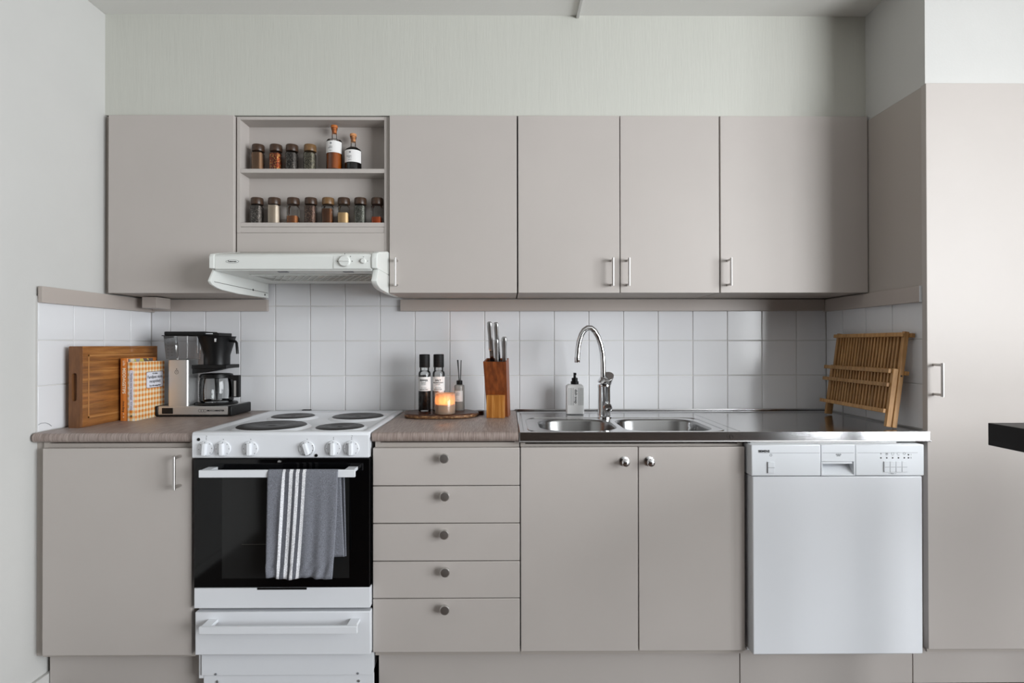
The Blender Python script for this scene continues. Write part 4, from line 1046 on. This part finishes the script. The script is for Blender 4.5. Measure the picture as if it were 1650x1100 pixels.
# ================================================================ SOAP AND TAP
sp_ = thing('soap_dispenser', 'white striped dish soap bottle with black pump behind the left bowl', 'soap bottle', (1.8085, -0.098, 0.9003), local=True)
hw, hd_ = 0.0355, 0.026
lo_ = [at(rr(-hw, hw, -hd_, hd_, 0.004, 3), 0.0), at(rr(-hw, hw, -hd_, hd_, 0.005, 3), 0.110), at(rr(-hw + 0.002, hw - 0.002, -hd_ + 0.002, hd_ - 0.002, 0.007, 3), 0.115), at(rr(-hw + 0.008, hw - 0.008, -hd_ + 0.007, hd_ - 0.007, 0.008, 3), 0.1195)]
MB().loft(lo_, True, True).build('bottle', mat('white soap bottle', (240, 240, 240), 0.45), sp_)
MB().lathe([(0, 0.1195), (0.0165, 0.1195), (0.0165, 0.131), (0.0125, 0.1325), (0.0125, 0.145), (0.0055, 0.147), (0.005, 0.165), (0, 0.166)], seg=20).box(-0.0055, 0.0045, -0.022, 0.006, 0.158, 0.167, 0.001).build('pump', BLACK, sp_)
for x in (-0.0267, -0.0203, -0.0144, -0.0084, 0.0140, 0.0203, 0.0262, 0.0315):
    MB().box(x - 0.0006, x + 0.0006, -hd_ - 0.0003, -hd_, 0.035, 0.106).build('stripe', DARK, sp_)
text('dish soap', 0.0155, DARK, sp_, (0.0015, -hd_ - 0.0003, 0.071), (PI / 2, PI / 2, 0), bold=0.0002)

tp_ = thing('kitchen_tap', 'chrome swan-neck mixer tap between the two sink bowls', 'tap', (1.911, -0.215, 0.8965), local=True)
MB().lathe([(0, 0), (0.030, 0), (0.030, 0.004), (0.026, 0.008), (0.0252, 0.03), (0.0248, 0.118), (0.0262, 0.122), (0.0262, 0.130), (0.020, 0.133), (0, 0.133)], seg=32).build('body', CHROME, tp_)
spp = []
src = [(-0.003, 0.128), (-0.003, 0.18), (-0.0035, 0.215), (-0.006, 0.252), (-0.013, 0.287), (-0.024, 0.318), (-0.038, 0.341), (-0.052, 0.352), (-0.066, 0.352), (-0.079, 0.343), (-0.090, 0.326), (-0.098, 0.303), (-0.103, 0.277), (-0.1055, 0.250), (-0.107, 0.232)]
MB().tube([(x, 0.004 - 0.012 * min(1, -x * 9), z) for x, z in src], 0.0112, 16).build('spout', CHROME, tp_)
MB().lathe([(0.0, 0), (0.0112, 0), (0.0118, 0.002), (0.0118, 0.020), (0, 0.020)], (-0.1072, -0.008, 0.217), seg=20).build('aerator', CHROME, tp_)
lv = MB()
def ringl(cx, cy, r, z, sx_=0.0, sy_=0.0):
    return [(cx + r * math.cos(2 * PI * k / 28), cy + r * math.sin(2 * PI * k / 28), z + sx_ * r * math.cos(2 * PI * k / 28) + sy_ * r * math.sin(2 * PI * k / 28)) for k in range(28)]
lv.loft([ringl(0, 0, 0.0262, 0.1325, -0.25, 0.0), ringl(0.001, -0.001, 0.0275, 0.137, -0.2, 0.1), ringl(0.010, -0.005, 0.0275, 0.160, 0.22, 0.55), ringl(0.0108, -0.0058, 0.0255, 0.1628, 0.22, 0.58)], True, True)
lv.build('lever', CHROME, tp_)
MB().lathe([(0.010, 0), (0.010, 0.008), (0.0165, 0.012), (0.0175, 0.024), (0.014, 0.029), (0, 0.030)], (0.006, -0.022, 0.044), 'Y', 24).build('valve_knob', CHROME, tp_)

# ================================================================ DISH RACK
dr_ = thing('dish_rack', 'folded wooden slatted dish rack leaning on the tiled cupboard side', 'dish rack', (2.838, -0.335, 0.9), (0, math.atan2(0.044, 0.32), 0), local=True)
# own frame: x away from the room-facing side (towards the cupboard), y along the length, z up the rack
FY, BY = -0.195, 0.200


def stick(x0, x1, y0, y1, z0, z1, nm): return MB().box(x0, x1, y0, y1, z0, z1, 0.0012, 2).build(nm, BAMBOO, dr_)


stick(-0.004, 0.012, FY, FY + 0.014, 0.001, 0.330, 'leg'); stick(-0.004, 0.012, BY - 0.014, BY, 0.001, 0.330, 'leg')
stick(-0.022, -0.0045, FY + 0.004, FY + 0.018, 0.001, 0.200, 'leg'); stick(-0.022, -0.0045, BY - 0.029, BY - 0.015, 0.001, 0.200, 'leg')
for z, xa in ((0.318, -0.014), (0.190, -0.034), (0.143, -0.034), (0.053, -0.034)):
    if z > 0.3: stick(-0.016, -0.0045, FY + 0.001, BY + 0.002, z - 0.007, z + 0.007, 'rail')
    else: stick(-0.034, -0.0225, FY + 0.012, BY + 0.010, z - 0.007, z + 0.007, 'rail')
stick(0.0125, 0.024, FY - 0.012, BY - 0.002, 0.312, 0.326, 'rail'); stick(0.0125, 0.024, FY - 0.008, BY - 0.002, 0.182, 0.196, 'rail')
n = 20
for k in range(n):
    y = FY + 0.030 + (BY - FY - 0.062) * k / (n - 1)
    if k < n - 1: MB().box(0.0135, 0.019, y + 0.0045, y + 0.0125, 0.10, 0.318, 0.001, 1).build('slat', BAMBOO, dr_)
    MB().box(-0.0042, 0.003, y - 0.0045, y + 0.0045, 0.16, 0.318, 0.001, 1).build('slat', BAMBOO, dr_)
    MB().box(-0.0222, -0.0150, y - 0.0045, y + 0.0045, 0.053, 0.200, 0.001, 1).build('slat', BAMBOO, dr_)
MB().lathe([(0, 0), (0.003, 0), (0.003, 0.001), (0, 0.001)], (0.004, FY, 0.178), 'Y', 10).build('screw', DARK, dr_)

# ================================================================ BAR TABLE (right edge of the frame)
tb = thing('bar_table', 'black-brown bar table whose corner juts in at the right edge', 'table', (3.5, -1.45, FZ))
MB().box(2.673, 3.85, -1.80, -1.10, 0.944, 0.997, 0.0015).build('tabletop', TABLE, tb)
for x in (2.98, 3.76):
    for y in (-1.72, -1.18): MB().box(x, x + 0.06, y - 0.03, y + 0.03, FZ, 0.9435, 0.002).build('leg', TABLE, tb)
tag(MB().tube([(0.0012, -0.583, 0.9240), (0.0012, -0.572, 0.9285), (0.0014, -0.555, 0.9275), (0.0016, -0.540, 0.921), (0.0018, -0.530, 0.913)], 0.0007, 6).build('loose_wire', GREYP),
    'thin loose wire end curling over the left end of the worktop', 'wire')
